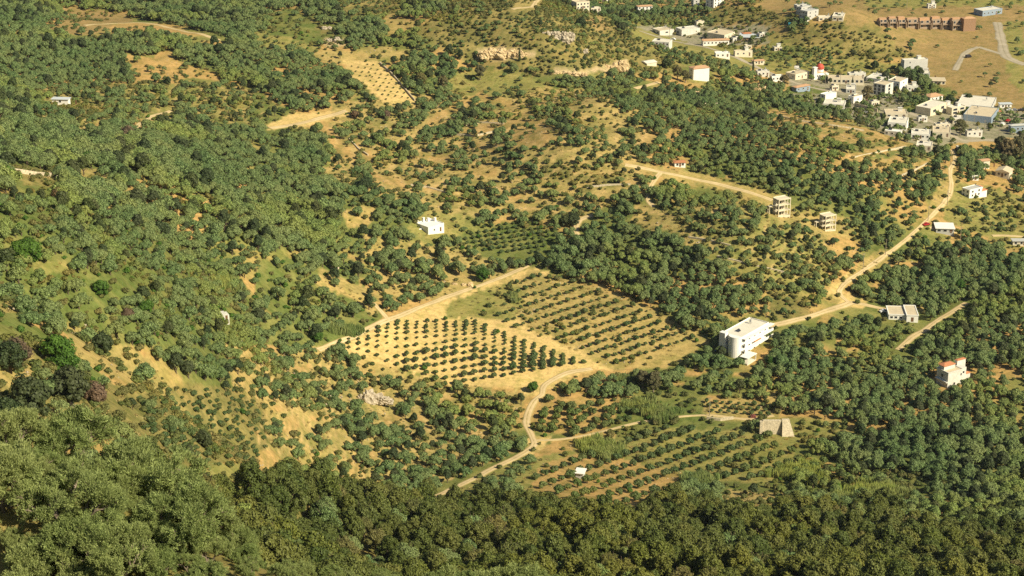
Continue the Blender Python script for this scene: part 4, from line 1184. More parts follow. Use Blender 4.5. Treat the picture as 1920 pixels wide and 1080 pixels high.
# --- village and the scattered houses behind it (corner x, corner y, front width, side width, height, all as seen)
house('two storey beige block with small dark windows high beyond the rocky ridge', 1081,18,24,10,13,25,'cream','flat','tan',4,2,2)
house('long low pale annex wall building right of the beige ridge block', 1108,22,18,3,5,15,'cream','flat','pale',3,0,1)
house('bluish shaded house cut by the top edge above the ridge', 1137,6,13,19,9,50,'weath_dim','flat','pale',2,3,1)
house('two storey white house with faded hipped roof among olives near the top', 1196,25,27,3,12,12,'white','hip','oldtile',4,1,2)
house('wide pale workshop with flat tan roof, left of its twin by the village road', 1237,66,26,14,8,28,'weath_dim','flat','tan',1,2,1, name='workshop', cat='workshop', ww=2.5)
house('wide blank pale workshop right of its twin by the village road', 1278,68,34,11,12,24,'weath_dim','flat','pale',0,1,1, name='workshop', cat='workshop', door=False)
house('low white terrace with pale flat roof below the two workshops', 1222,84,32,6,6,-18,'weath_dim','flat','pale',5,0,1)
house('grey narrow tower block cut by the top edge', 1300,18,11,4,17,15,'grey','flat','grey',1,1,4)
house('white three storey house beside the grey tower block', 1338,15,18,15,16,35,'white','flat','pale',3,2,3)
house('small pale cube building with dark side left of the long blue hall', 1306,52,14,5,11,25,'cream','flat','tan',1,1,1)
house('long hall with shaded blue side wall and tan roof', 1358,76,22,33,10,52,'cream','flat','tan',4,0,1, name='hall', cat='hall', door=False)
house('row of white shops under a strip of faded tiles', 1318,86,48,3,9,8,'white','gable','oldtile',7,0,1)
house('small white cube house between the tiled row and the metal roofed shop', 1374,80,18,4,9,20,'weath_dim','flat','pale',2,1,1)
house('long shop with pale blue metal roof and dark red front', 1386,77,36,4,7,-10,'brick','slab','metal',5,0,1, name='shop', cat='shop')
house('small building with red tiled roof behind the metal roofed shop', 1394,69,14,3,5,10,'cream','hip','tile',2,0,1)
house('beige house with plain front beside a blue canopy', 1378,106,32,3,10,12,'cream','flat','tan',3,1,1)
house('low white outbuildings left of the beige house', 1342,107,26,3,5,5,'white','flat','white',3,0,1)
house('small house with faded tiled roof among trees below the upper road', 1413,121,20,4,6,15,'cream','hip','oldtile',2,1,1)
house('stepped grey apartment block, tallest of the stepped complex', 1513,42,20,14,20,40,'grey','flat','grey',2,3,3, name='apartment_block', cat='block')
house('rear grey apartment block of the stepped complex', 1502,28,18,9,14,40,'grey','flat','grey',2,2,2, name='apartment_block', cat='block')
house('upper pale block at the back of the stepped complex', 1494,19,18,6,9,30,'grey','flat','grey',2,1,1, name='apartment_block', cat='block')
house('low stepped terrace with dark openings right of the grey blocks', 1535,40,26,4,8,10,'cream','flat','pale',3,1,1, name='apartment_block', cat='block', ww=2.2)
house('flat pale terrace block ending the stepped complex on the right', 1560,39,20,4,9,-15,'cream','flat','pale',2,0,1, name='apartment_block', cat='block', ww=2.2)
house('jumbled low white house at the left end of the village', 1420,143,22,4,9,10,'weath_dim','flat','pale',3,1,1)
house('low white house left of the beige flat roofed house', 1447,153,21,4,10,15,'white','flat','pale',3,1,1)
house('beige flat roofed house with shaded long side, left of the church', 1491,150,25,18,10,40,'cream','flat','tan',2,2,1)
house('long low beige row with dark openings right of the church', 1553,156,64,3,9,-4,'cream','flat','tan',8,0,1, ww=1.8, wh=1.8)
house('low white building behind the beige row', 1592,147,30,4,9,10,'weath_dim','flat','pale',3,1,1)
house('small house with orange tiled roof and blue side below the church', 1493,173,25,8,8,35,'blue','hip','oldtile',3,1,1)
house('blank white upper house of the white pair below the tiled house', 1547,192,20,10,14,40,'white','flat','white',0,1,2, door=False)
house('low wide white lower house of the white pair', 1543,203,38,4,9,-15,'weath_dim','flat','pale',3,1,1)
house('white house with shaded blue side left of the tall eucalyptus', 1600,194,16,10,12,38,'white','flat','tan',1,1,1)
house('long bluish low building with pale flat roof behind the blue fronted house', 1652,157,14,28,8,60,'grey','flat','pale',1,3,1)
house('modern three storey house with dark blue glazed side', 1659,180,14,22,20,50,'weath_dim','flat','tan',1,3,3, ww=2.6, wh=2.0)
house('tall beige house with balconies right of the blue glazed house', 1686,172,14,22,18,55,'white','flat','tan',1,3,2, ww=1.6)
house('pale wing attached on the right of the tall beige house', 1700,172,20,3,11,5,'weath_dim','flat','pale',2,0,1)
house('large blank pale building with a few windows at its left edge, above the village', 1694,138,42,6,24,15,'grey','flat','pale',2,2,3, name='hall', cat='hall', skip=(('f',0,1),('f',1,1),('f',2,1),('f',0,0)), ww=1.0)
house('lower wing at the right foot of the large blank building', 1722,146,20,3,9,-8,'grey','flat','pale',1,0,1)
house('long low open shed with dark bays in the brown field', 1744,158,27,3,6,-6,'conc','slab','tan',4,0,1, name='shed', cat='shed', ww=3, wh=1.8)
house('white house with broad faded tiled roof and reddish base', 1744,191,22,14,8,30,'white','hip','oldtile',3,2,1)
house('small pale box building below the reddish based house', 1746,199,14,3,6,5,'weath_dim','flat','white',1,0,1)
house('long concrete block with shaded left end and two wide dark bays', 1744,218,28,27,14,50,'conc','flat','pale',2,0,1, name='workshop', cat='workshop', ww=4, wh=2)
house('second concrete block with wide dark bays, right of the first', 1784,216,24,10,13,30,'conc','flat','pale',2,0,2, name='workshop', cat='workshop', ww=4, wh=1.6)
house('huge low warehouse with pale grey roof by the yard', 1792,205,62,10,6,-20,'grey','flat','pale',3,0,1, name='warehouse', cat='warehouse', ww=3)
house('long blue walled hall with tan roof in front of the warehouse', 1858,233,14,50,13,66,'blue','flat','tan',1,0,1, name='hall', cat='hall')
house('small kiosk with red pyramid roof in the yard', 1857,216,18,3,5,10,'cream','hip','tile',2,0,1)
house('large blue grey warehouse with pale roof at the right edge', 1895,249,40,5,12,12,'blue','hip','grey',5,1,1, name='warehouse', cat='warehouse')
house('small white shed in front of the brown field at far right', 1875,203,20,3,7,5,'white','slab','metal',2,0,1, name='shed', cat='shed')
house('beige flat roofed house left of the olive toned eucalyptus', 1754,241,26,4,8,8,'cream','flat','pale',3,0,1)
house('tan terrace house below the beige flat roofed house', 1748,255,32,5,8,-12,'cream','flat','tan',3,0,1)
house('white house with roof terrace at the foot of the tan field', 1813,256,27,4,10,10,'weath_dim','flat','tan',3,1,1)
house('white house with pale roof on the near village edge, upper of three', 1664,239,34,5,10,-16,'white','flat','pale',4,1,1)
house('low white roofed house, middle of three on the near village edge', 1658,252,28,4,7,-25,'weath_dim','flat','white',3,0,1)
house('white house, right of three on the near village edge', 1708,259,34,4,9,-12,'white','flat','pale',4,0,1)
house('half hidden pale house at the top of the terraced hill', 1717,280,28,4,7,-15,'cream','flat','pale',3,0,1)
house('tan flat canopy building in the middle of the near village', 1660,220,40,4,7,-5,'cream','flat','tan',3,0,1, ww=2)
house('small white hut among trees above the main road', 1796,284,12,3,6,10,'weath_dim','flat','white',1,0,1)
house('small white frame house at the top beyond the brick row', 1740,16,14,3,8,8,'weath_dim','flat','pale',2,0,2)
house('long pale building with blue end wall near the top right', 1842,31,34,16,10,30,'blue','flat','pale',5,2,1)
house('beige roofed farm shed beside the tall eucalyptus trees, left of two', 1838,316,16,6,13,20,'cream','gable','oldtile',1,1,1, name='shed', cat='shed')
house('long beige farm shed, right of two beside the tall eucalyptus trees', 1866,330,24,6,9,-28,'cream','gable','tan',2,0,1, name='shed', cat='shed')
house('low grey slab roofed building cut by the right edge', 1899,460,40,3,5,0,'cream','slab','grey',4,0,1)
house('white two part house with orange tiled roof in a bed of trees', 1300,150,29,9,20,22,'white','hip','oldtile',0,1,2, group=None, door=False)
house('tiny white house with a bright red tiled roof above the upper track', 1265,313,20,3,7,8,'white','hip','tile',2,0,1, group=None)
house('flat white roofed low building at the roadside junction', 1755,436,32,4,6,-6,'grey','slab','white',3,0,1, group=None, ww=2.2)
house('small pump shed with pale flat roof in the lower green orchard', 1079,897,14,4,7,-14,'grey','slab','white',1,0,1, group=None, name='shed', cat='shed', ww=.7, wh=.6)
house('pale blue white roofed shed among trees at the upper left edge', 98,194,28,3,7,-6,'white','slab','metal',1,0,1, group=None, name='shed', cat='shed')
for a in [('narrow cream house between the church and the beige row', 1560,170,12,4,9,20,'cream'), ('low grey house on the village street below the beige row', 1586,174,18,4,7,-10,'grey'), ('cream house right behind the tall eucalyptus', 1634,200,14,5,9,25,'cream'),
          ('small dull white house under the long concrete block', 1722,228,16,4,8,10,'weath_dim'), ('flat cream house at the foot of the concrete blocks', 1786,232,18,4,8,-10,'cream'), ('grey block house left of the warehouse yard', 1770,206,14,5,8,25,'grey'),
          ('small white house above the orange roofed road house', 1822,338,12,4,8,20,'weath_dim'), ('cream house at the left foot of the brown mound', 1452,96,14,4,7,10,'cream'), ('dull white house beside the red roofed small building', 1424,70,14,4,7,15,'weath_dim'),
          ('little cream house above the beige house with the canopy', 1398,92,11,3,6,10,'cream')]:
    house(a[0], a[1], a[2], a[3], a[4], a[5], a[6], a[7], 'flat', 'pale', 2, 1, 1)
# hut ruin
r_, W, D, Hh = site('ruined_hut', 'small ruined white stone hut among the left olives', 'ruin', 417, 601, 13, 5, 11, 25)
b = MB(); b.box(-W/2, W/2, -D/2, D/2, -2, Hh * .8); b.box(-W/2, W*.1, -D/2 + .01, D/2 - .01, Hh * .801, Hh)
b.build('wall', WALLM['weath_dim'], r_); add_door(r_, W, D, .3, .9, 1.8)
# canvas roofed shed
r_, W, D, Hh = site('canvas_shed', 'pale canvas roofed shed tucked under the rocky ridge', 'shed', 1213, 123, 18, 12, 7, 35)
MB().box(-W/2, W/2, -D/2, D/2, -2, Hh * .5).build('wall', WALLM['cream'], r_)
hip_roof(r_, W, D, Hh * .5, ROOFM['pale'], 1.0, .4, gable=True)

# --- church
r_, W, D, Hh = site('church', 'white church with a red dome in the middle of the village', 'church', 1530, 149, 20, 8, 11, 25, 'buildings of the village')
b = MB(); b.box(-W/2, W/2, -D/2, D/2, -2, Hh); b.box(-W*.22, W*.22, -D/2 - 2, -D/2, -2, Hh * .75); b.box(-W*.72, -W/2, -D*.3, D*.3, -2, Hh * .7); b.box(W/2, W*.72, -D*.3, D*.3, -2, Hh * .7)
b.build('wall', WALLM['white'], r_)
hip_roof(r_, W, D, Hh, ROOFM['oldtile'], 1.2, .2)
MB().cyl(0, 0, Hh * .8, Hh + 3.2, 2.6, seg=10).build('drum', WALLM['white'], r_)
v, f = ball((0, 0, 0), 2.8, 14, 8, None, 0, 1.0)
dm = link('dome', mk_mesh('dome', v, [f], [plain('red_dome', (.50, .09, .06), .6, .1, 2)], smooth=True), r_, (0, 0, Hh + 3.2))
MB().box(-.1, .1, -.1, .1, 2.7, 4.2).box(-.5, .5, -.08, .08, 3.4, 3.6).build('cross', WALLM['white'], dm)
MB().box(-1.2, 1.2, -1.2, 1.2, -2, Hh + 4).box(-1.5, 1.5, -1.5, 1.5, Hh + 4.01, Hh + 4.4).build('bell_tower', WALLM['white'], r_, (-W/2 - 1, -D/2 + .6, 0))
add_windows(r_, W, D, 0, Hh, 1, 4, 2, .8, 1.8)

# --- unfinished brick terrace, nine units side by side
units = [(1650,50,16,12),(1668,51,15,14),(1685,51,15,13),(1702,52,21,14),(1725,54,21,15),(1748,55,17,17),(1767,56,17,18),(1786,58,18,19),(1806,59,22,22)]
for i, (px, py, fw, hp) in enumerate(units):
    lab = ['unfinished brick house, leftmost and lowest of the brick row', 'unfinished brick house, second of the brick row from its left end', 'unfinished brick house, third of the brick row from its left end', 'wider unfinished brick house, fourth of the brick row from its left end', 'unfinished brick house in the exact middle of the brick row', 'unfinished brick house, sixth of the brick row from its left end', 'unfinished brick house, third of the brick row from its right end', 'unfinished brick house next to the solid orange end house', 'solid orange brick house closing the right end of the brick row'][i]
    r_, W, D, Hh = site('brick_house', lab, 'house', px, py, fw - 1, 7, hp, 14, 'unfinished brick row')
    last = i == 8
    wm = WALLM['brick'] if last else WALLM['pinkb']
    b = MB(); h2 = Hh / 2
    if last: b.box(-W/2, W/2, -D/2, D/2, -2, Hh)
    else:
        b.box(-W/2, W/2, -D/2 + 2.2, D/2, -2, Hh * (.82 + .18 * (i % 2)))
        b.box(-W/2, -W/2 + .4, -D/2, -D/2 + 2.2, -2, Hh * .9); b.box(W/2 - .4, W/2, -D/2, -D/2 + 2.2, -2, Hh * .6)
        b.box(-W/2 + .4, W/2 - .4, -D/2, -D/2 + 2.2, h2 - .25, h2)
    b.build('wall', wm, r_)
    if last: hip_roof(r_, W, D, Hh, ROOFM['oldtile'], 1.2, .2)
    else: MB().box(-W/2 + .6, W/2 - .6, -D/2 + 2.8, D/2 - .6, Hh * (.82 + .18 * (i % 2)) + .01, Hh + .5 + i % 3 * .5).build('roof', ROOFM['oldtile'], r_)
    for s in (0, 1):
        for xx in (-W/4, W/4):
            if not last: link('window', window_mesh(min(2.2, W * .36), 1.9, False), r_, (xx, -D/2 + 2.2 - .003, h2 * s + h2 * .45))

# --- white villa with rounded tower
w_, W, D, Hh = None, 0, 0, 0
root, W, D, Hh = site('villa', 'large white three storey villa with rounded stair tower and long balconies', 'villa', 1394, 671, 50, 42, 34, 52)
wm = WALLM['white']
MB().box(-W/2, W/2, -D/2 + 1.5, D/2, -4, Hh).build('wall', wm, root)
flat_roof(root, W, D - 1.5, Hh, ROOFM['pale'], wm, .6, 0, 0, .75)
roof_things(root, W, D - 2, Hh + .12, 3)
# rounded tower on the left side and the tall fin block behind it
V = []; F = []; n = 12; rt = D * .27
for k in range(n + 1):
    a = math.pi / 2 + math.pi * k / n
    V += [(-W/2 + rt * 1.0 * math.cos(a), -D * .12 + rt * math.sin(a), -4), (-W/2 + rt * 1.0 * math.cos(a), -D * .12 + rt * math.sin(a), Hh + .9)]
F = [(2*k, 2*k+1, 2*k+3, 2*k+2) for k in range(n)] + [tuple(2*k+1 for k in range(n, -1, -1))]
MB().poly(V, F).build('round_tower', wm, root)
MB().box(-W/2 - 2.6, -W/2, D*.22, D*.48, -4, Hh + 1.6).build('chimney_block', wm, root)
for s, z in enumerate((Hh * .33, Hh * .66)):
    b = MB(); b.box(-W/2 + .3, W/2 + 1.2, -D/2 - .4, -D/2 + 1.5, z - .25, z); b.box(-W/2 + .3, W/2 + 1.2, -D/2 - .4, -D/2 - .2, z + .003, z + .95); b.box(W/2 + 1.0, W/2 + 1.2, -D/2 - .2, -D/2 + 1.5, z + .003, z + .95)
    b.build('balcony', wm, root)
b = MB(); b.box(-W/2 + .2, W/2 + 1.4, -D/2 - .6, -D/2 + 1.5, Hh - .3, Hh - .02).build('canopy', wm, root)
for s in range(3):
    for i in range(5):
        link('window', window_mesh(1.5, 1.7, False), root, (-W/2 + W * (i + .55) / 5.2, -D/2 + 1.5 - .003, Hh * (s / 3) + Hh / 6 - .2))
    link('window', window_mesh(1.1, 1.4, True), root, (-W/2 - .003, D * .1, Hh * (s / 3) + Hh / 6))
AWN = plain('orange_awning', (.62, .20, .10), .8, .08, 2)
aw = MB().poly([(-2.6, 0, 1.1), (2.6, 0, 1.1), (2.6, -1.7, .25), (-2.6, -1.7, .25), (-2.6, 0, 1.04), (2.6, 0, 1.04), (2.6, -1.7, .19), (-2.6, -1.7, .19)], [(0,3,2,1), (4,5,6,7), (3,7,6,2), (0,4,7,3), (1,2,6,5)]).build('awning', AWN, root, (.2, -D/2 + 1.4, Hh * .33 + 1.5))
# lower terrace wing and pergola in front of the villa
pr, W2, D2, H2 = site('terrace_wing', 'white garden terrace with open porch below the villa', 'terrace', 1401, 686, 16, 14, 14, 52)
MB().box(-W2/2, W2/2, -D2/2, D2/2, -4, .6).build('floor', ROOFM['pale'], pr)
for xx in (-W2/2 + .2, W2/2 - .2):
    for yy in (-D2/2 + .2, D2/2 - .2): MB().box(xx - .15, xx + .15, yy - .15, yy + .15, .6, H2 - .3).build('post', wm, pr)
MB().box(-W2/2 - .2, W2/2 + .2, -D2/2 - .2, D2/2 + .2, H2 - .29, H2).build('roof', wm, pr)
fw_ = spot(1345, 655)

# --- grey house with orange tiles
root, W, D, Hh = site('tall_house', 'weathered two storey white house with orange tiled roof pieces and shaded left side', 'house', 1776, 728, 25, 21, 27, 31)
wm = WALLM['weath_dim']
MB().box(-W/2, W/2, -D/2, D/2, -5, Hh).build('wall', wm, root)
flat_roof(root, W, D, Hh, ROOFM['tan'], wm, .35, .25)
b = MB(); b.box(-W*.46, W*.28, -D*.05, D*.42, Hh + .13, Hh + 1.9); b.build('penthouse', wm, root)
hip_roof(root, W*.74, D*.47, Hh + 1.9, ROOFM['tile'], .9, .35, -W*.09, D*.185)
b = MB(); b.box(W/2 + .01, W/2 + 3.4, -D*.30, D*.2, -5, Hh * 1.0); b.build('wing', wm, root)
b = MB(); b.box(W/2 + 3.42, W/2 + 6.2, -D*.26, D*.24, -5, Hh * .5); b.box(W/2 + 1.4, W/2 + 6.2, D*.22, D*.45, -5, Hh * 1.28); b.build('stair_tower', wm, root)
hip_roof(root, 4.8, D*.23, Hh * 1.28, ROOFM['tile'], .5, .15, W/2 + 3.8, D*.335)
hip_roof(root, 2.8, D*.24, Hh * .5, ROOFM['tile'], .6, .2, W/2 + 4.8, -D*.14)
link('window', window_mesh(1.2, 1.3, False), root, (-.3, -D/2 - .003, Hh * .2)); link('window', window_mesh(.8, 1.2, False), root, (W/2 - .8, -D/2 - .003, Hh * .72))
link('window', window_mesh(.8, 1.2, False), root, (W/2 - .8, -D/2 - .003, Hh * .25)); link('window', window_mesh(1.3, 1.2, False), root, (W/2 + 1.8, -D*.30 - .003, Hh * .7))
link('window', window_mesh(1.6, 1.5, True), root, (-W/2 - .003, 0, Hh * .7))
MB().box(-W/2 - .9, -W/2 - .0, -D/2, D/2, Hh * .36, Hh * .42).build('ledge', wm, root)

# --- unfinished concrete frames
def frame(label, px, py, fw, sw, hp, yaw):
    root, W, D, Hh = site('concrete_frame', label, 'building shell', px, py, fw, sw, hp, yaw, 'unfinished concrete frames')
    cm = WALLM['conc']; h = Hh / 3
    for s in range(4):
        MB().box(-W/2, W/2, -D/2, D/2, s * h - (.28 if s else 3), s * h).build('floor_slab', cm, root)
    for ix, x in enumerate((-W/2 + .2, 0, W/2 - .2)):
        for y in (-D/2 + .2, 0, D/2 - .2):
            b = MB()
            for s in range(3): b.box(x - .19, x + .19, y - .19, y + .19, s * h + .002, (s + 1) * h - .282)
            b.build('column', cm, root)
    # rear and inner brick infill, low front parapets, stair projection on the left
    for s in range(3):
        MB().box(-W/2 + .5, W/2 - .5, D/2 - .42, D/2 - .22, s * h + .003, s * h + h * .8).build('infill_wall', cm, root)
        MB().box(-W/2 + .42, -.25, -D/2 + .05, -D/2 + .2, s * h + .003, s * h + h * .30).build('parapet', cm, root)
        MB().box(W * .12, W * .3, -.1, .1, s * h + .003, (s + 1) * h - .29).build('inner_wall', cm, root)
        MB().box(-W/2 - 1.2, -W/2 - .002, -D*.36, D*.0, s * h - .2, s * h).build('balcony_slab', cm, root)
    b = MB(); b.box(-W/2, W/2, -D/2, -D/2 + .22, Hh + .003, Hh + .4); b.box(-W/2, W/2, D/2 - .22, D/2, Hh + .003, Hh + .4); b.build('parapet', cm, root)
    MB().box(-W/2 - 3.2, -W/2 - .1, D*.15, D*.48, h * 1.6, h * 1.72).box(-W/2 - 3.2, -W/2 - 2.95, D*.15, D*.22, -3, h * 1.598).box(-W/2 - 3.2, -W/2 - 2.95, D*.41, D*.48, -3, h * 1.598).build('stair_landing', cm, root)
frame('upper unfinished three storey concrete frame on the sunny spur', 1459, 407, 22, 11, 31, 28)
frame('lower unfinished three storey concrete frame nearer the main road', 1547, 434, 19, 12, 27, 30)

# --- chimneyed farmhouse
root, W, D, Hh = site('farmhouse', 'white flat roofed farmhouse with four stubby chimneys by the green plot', 'house', 803, 440, 30, 24, 12, 42)
wm = WALLM['white']
MB().box(-W/2, W/2, -D/2, D/2, -3, Hh).build('wall', wm, root)
flat_roof(root, W, D, Hh, ROOFM['white'], wm, .5)
MB().box(-W/2 - 2.0, -W/2 - .01, -D*.05, D/2, -3, Hh * .62).build('side_wing', wm, root)
for x, y, h in ((-W*.05, D*.42, 1.9), (W*.15, D*.3, 1.6), (W*.42, D*.1, 1.6), (-W*.42, D*.42, 1.2)):
    MB().box(-.45, .45, -.45, .45, 0, h).box(-.6, .6, -.6, .6, h + .01, h + .2).build('chimney', wm, root, (x, y, Hh + .13))
link('window', window_mesh(.9, 1.1, False), root, (-W*.12, -D/2 - .003, Hh * .5)); add_door(root, W, D, W*.28)

# --- low white house by the loop track
root, W, D, Hh = site('long_house', 'low spreading white house with pale roof terrace beside the loop track', 'house', 1666, 599, 52, 6, 11, -4)
MB().box(-W/2, W*.1, -D/2, D/2, -3, Hh * .8).build('wall', WALLM['white'], root)
MB().box(W*.1 + .01, W/2, -D/2 - 2, D/2, -3, Hh * 1.0).build('wing', WALLM['white'], root)
flat_roof(root, W * .6, D, Hh * .8, ROOFM['tan'], WALLM['white'], .3, .2, -W*.2)
flat_roof(root, W * .4 - .01, D + 2, Hh, ROOFM['tan'], WALLM['white'], .3, .2, W*.3, -1)
for x in (-W*.4, -W*.25, -W*.08): link('window', window_mesh(1.4, 1.2, False), root, (x, -D/2 - .003, Hh * .4))
MB().box(-.6, .6, -.05, 0, 0, 2.1).build('door', DOORM, root, (W*.3, -D/2 - 2.003, 0))

# --- roadside house with orange roofs
root, W, D, Hh = site('road_house', 'white house with three orange tiled roofs set above the main road', 'house', 1817, 372, 22, 14, 14, 35)
wm = WALLM['white']
MB().box(-W/2, W/2, -D/2, D/2, -3, Hh).build('wall', wm, root); flat_roof(root, W, D, Hh, ROOFM['grey'], wm, .4)
MB().box(W/2 + .01, W/2 + 4, -D/2, -D*.05, -3, Hh * .55).build('wing', wm, root); hip_roof(root, 4, D*.45, Hh * .55, ROOFM['tile'], .8, .3, W/2 + 2, -D*.275)
MB().box(W/2 + .01, W/2 + 4, D*.05, D/2, -3, Hh * .8).build('wing', wm, root); hip_roof(root, 4, D*.45, Hh * .8, ROOFM['tile'], .8, .3, W/2 + 2, D*.275)
add_windows(root, W, D, 0, Hh / 2, 2, 2, 2); add_door(root, W, D, 0)

# --- stone buttress wall
root, W, D, Hh = site('stone_wall', 'high dry stone retaining wall with a sloping buttress by the reeds', 'wall', 1432, 822, 34, 0, 24, 0)
sm_ = WALLM['stone']
def brickwall(name, V, F): return MB().poly(V, F).build(name, sm_, root)
h = Hh
brickwall('wall_face', [(-W/2, 0, -3), (W/2, 0, -3), (W/2, 2.2, -3), (-W/2, 2.2, -3), (-W/2, 1.0, h), (W/2, 1.0, h), (W/2, 2.2, h), (-W/2, 2.2, h)], [(0,3,2,1),(4,5,6,7),(0,1,5,4),(1,2,6,5),(2,3,7,6),(3,0,4,7)])
brickwall('buttress', [(W/2 + .02, -4.2, -4), (W/2 + 6.4, -4.2, -4), (W/2 + 6.2, 2.4, -4), (W/2 + .02, 2.4, -4), (W/2 + .3, .8, h + .3), (W/2 + 3.2, .8, h + .3), (W/2 + 3.2, 2.4, h + .3), (W/2 + .3, 2.4, h + .3)], [(0,3,2,1),(4,5,6,7),(0,1,5,4),(1,2,6,5),(2,3,7,6),(3,0,4,7)])
brickwall('end_pier', [(-W/2 - 1.4, -.6, -3), (-W/2 - .02, -.6, -3), (-W/2 - .02, 2, -3), (-W/2 - 1.4, 2, -3), (-W/2 - 1.2, .3, h - .3), (-W/2 - .02, .3, h - .3), (-W/2 - .02, 2, h - .3), (-W/2 - 1.2, 2, h - .3)], [(0,3,2,1),(4,5,6,7),(0,1,5,4),(1,2,6,5),(2,3,7,6),(3,0,4,7)])

# --- free standing walls
def wall_line(label, pts, h, mat, name='garden_wall'):
    Wd = hit([p[0] for p in pts], [p[1] for p in pts])
    b = MB(); o = Wd[0]
    for a, c in zip(Wd[:-1], Wd[1:]):
        d = (c - a)[:2]; L = np.linalg.norm(d); n = np.array((-d[1], d[0])) / L * .25
        q = [a[:2] - n, c[:2] - n, c[:2] + n, a[:2] + n]; zz = [a[2], c[2], c[2], a[2]]
        V = [(p[0] - o[0], p[1] - o[1], z - o[2] - 1) for p, z in zip(q, zz)] + [(p[0] - o[0], p[1] - o[1], z - o[2] + h) for p, z in zip(q, zz)]
        b.poly(V, [(0,3,2,1),(4,5,6,7),(0,1,5,4),(1,2,6,5),(2,3,7,6),(3,0,4,7)])
    return tag(b.build(name, mat, None, tuple(o)), label, 'wall')
wall_line('long dark garden wall below the blue sided white house', [(1604,199),(1622,204),(1645,210)], 2.2, WALLM['stone'])
wall_line('tumbled dry stone wall above the bushes at the left edge', [(14,322),(40,325),(70,330),(108,332)], 1.6, WALLM['stone'], 'dry_stone_wall')
wall_line('thin dark fence line along the right side of the sapling plot', [(712,119),(735,140),(778,190)], 1.2, WALLM['stone'], 'plot_wall')
wall_line('low stone bank wall behind the grassy hollow', [(1325,786),(1350,789),(1375,786)], 1.2, WALLM['stone'], 'dry_stone_wall')
wall_line('pale low wall under the mid track bank', [(1295,192),(1330,196),(1386,200)], 1.4, WALLM['cream'], 'garden_wall')

for lab, pts in [('dry terrace wall across the upper part of the central rise', [(860,236),(900,231),(945,233)]), ('dry terrace wall under the first one on the central rise', [(842,252),(890,256),(935,246)]),
                 ('terrace wall above the lone bushes left of centre', [(770,348),(800,352),(835,362)]), ('terrace wall on the slope below the sandy ramp', [(655,262),(672,280),(690,292)]),
                 ('terrace wall beside the upper track end', [(1100,352),(1140,348),(1182,347)]), ('terrace wall curving under the highest orange strip', [(1450,216),(1500,228),(1560,236),(1620,246)]),
                 ('terrace wall along the second orange strip', [(1602,296),(1650,286),(1698,276)]), ('terrace wall along the lowest orange strip', [(1690,330),(1715,320),(1740,307)]),
                 ('terrace wall above the dark central grove', [(1290,446),(1330,452),(1370,462)]), ('terrace wall on the dry hill over the loop track', [(1345,482),(1410,498),(1470,512)])]:
    wall_line(lab, pts, .9, WALLM['stone'], 'terrace_wall')
# --- rocks
RM = plain('limestone', (.46, .40, .31), .95, .28, .5, .7)
RM2 = plain('ochre_cliff_rock', (.56, .43, .25), .95, .22, .35, .7)
def rock_mesh(name, seed, lumps, mat):
    rg = np.random.default_rng(seed); parts = []
    for (x, y, z, r, sq) in lumps:
        v, f = ball((0, 0, 0), 1.0, 26, 16, None, 0, 1.0)
        k = 1 - .55 * np.abs(fbm(v[:, 0] * 3 + x, v[:, 1] * 3 + v[:, 2] * 5 + z, 1.0, seed + 5, 3) - .5) * 2 + .75 * (fbm(v[:, 0] * 1.7 + x + 9, v[:, 1] * 1.7 + v[:, 2] * 2.3 + y, 1.0, seed, 4) - .5)
        v = np.sign(v) * np.abs(v) ** .75
        v = v * k[:, None] * np.array((r, r * .8, r * sq)) + (x, y, z)
        parts.append((v, f))
    V, F = merge(parts); return mk_mesh(name, V, [F], [mat])
def rocks(label, px, py, lumps, mat=None, seed=1, yaw=0, cat='rock', name='rock_outcrop', group=None):
    w = spot(px, py); dist = np.linalg.norm(w - np.array((0, 0, CAM_Z))); s = dist / FPX
    L = [(x * s, y * s, z * s, r * s, q) for x, y, z, r, q in lumps]
    return tag(link(name, rock_mesh(name, seed, L, mat or RM), None, tuple(w), R(yaw)), label, cat, group)
rocks('jagged pale grey rock outcrop poking through the central left olives', 702, 757, [(-10,0,10,15,1.3),(-24,-3,8,8,1.6),(4,4,6,10,1.1),(20,2,5,12,.9),(12,8,12,5,1.5),(30,0,4,7,.9)], None, 3)
rocks('long ochre cliff band left of the cypress on the ridge foot', 945, 108, [(-38,0,4,12,.9),(-22,2,6,12,.9),(-4,0,6,13,.9),(14,2,6,12,.9),(30,0,5,10,.9),(42,1,3,8,.8)], RM2, 4)
rocks('pale craggy cliff high on the ridge', 1055, 76, [(-24,4,8,8,1.1),(-10,2,6,11,1.1),(4,0,5,11,1.2),(14,0,6,9,1.3),(-34,6,10,6,.8)], RM, 5)
rocks('sloping ochre cliff on the right foot of the ridge', 1150, 132, [(-28,0,2,9,.9),(-12,0,3,9,1.0),(4,0,4,10,1.0),(16,2,7,9,1.3),(24,4,6,6,1.6)], RM2, 6)
rocks('low ochre bank under the middle of the ridge', 1075, 140, [(-30,0,2,9,.6),(-12,0,2,10,.5),(6,0,1,10,.5),(20,-1,0,8,.6)], RM2, 7)
rocks('single rounded pale boulder on the ridge slope', 1098, 101, [(0,0,3,6,1.0),(-14,0,0,3,.8)], RM, 8)
rocks('brown boulders beside the bare brown tree stump left of village', 1420, 168, [(-8,0,2,9,.9),(6,0,2,8,1.0),(12,2,1,6,.9)], RM2, 9)
rocks('small brown rock above the orange-roofed red house track', 1308, 180, [(0,0,2,6,1.2)], RM2, 10)
rocks('pale rocks on the left shoulder above the high green meadow', 612, 55, [(-4,0,1,6,.8),(6,2,2,4,.9)], RM, 11)
rocks('pale rocks on the slope just above the fenced sapling plot', 628, 78, [(-10,0,1,6,.9),(4,0,3,7,.9),(14,0,0,5,.7)], RM, 12)
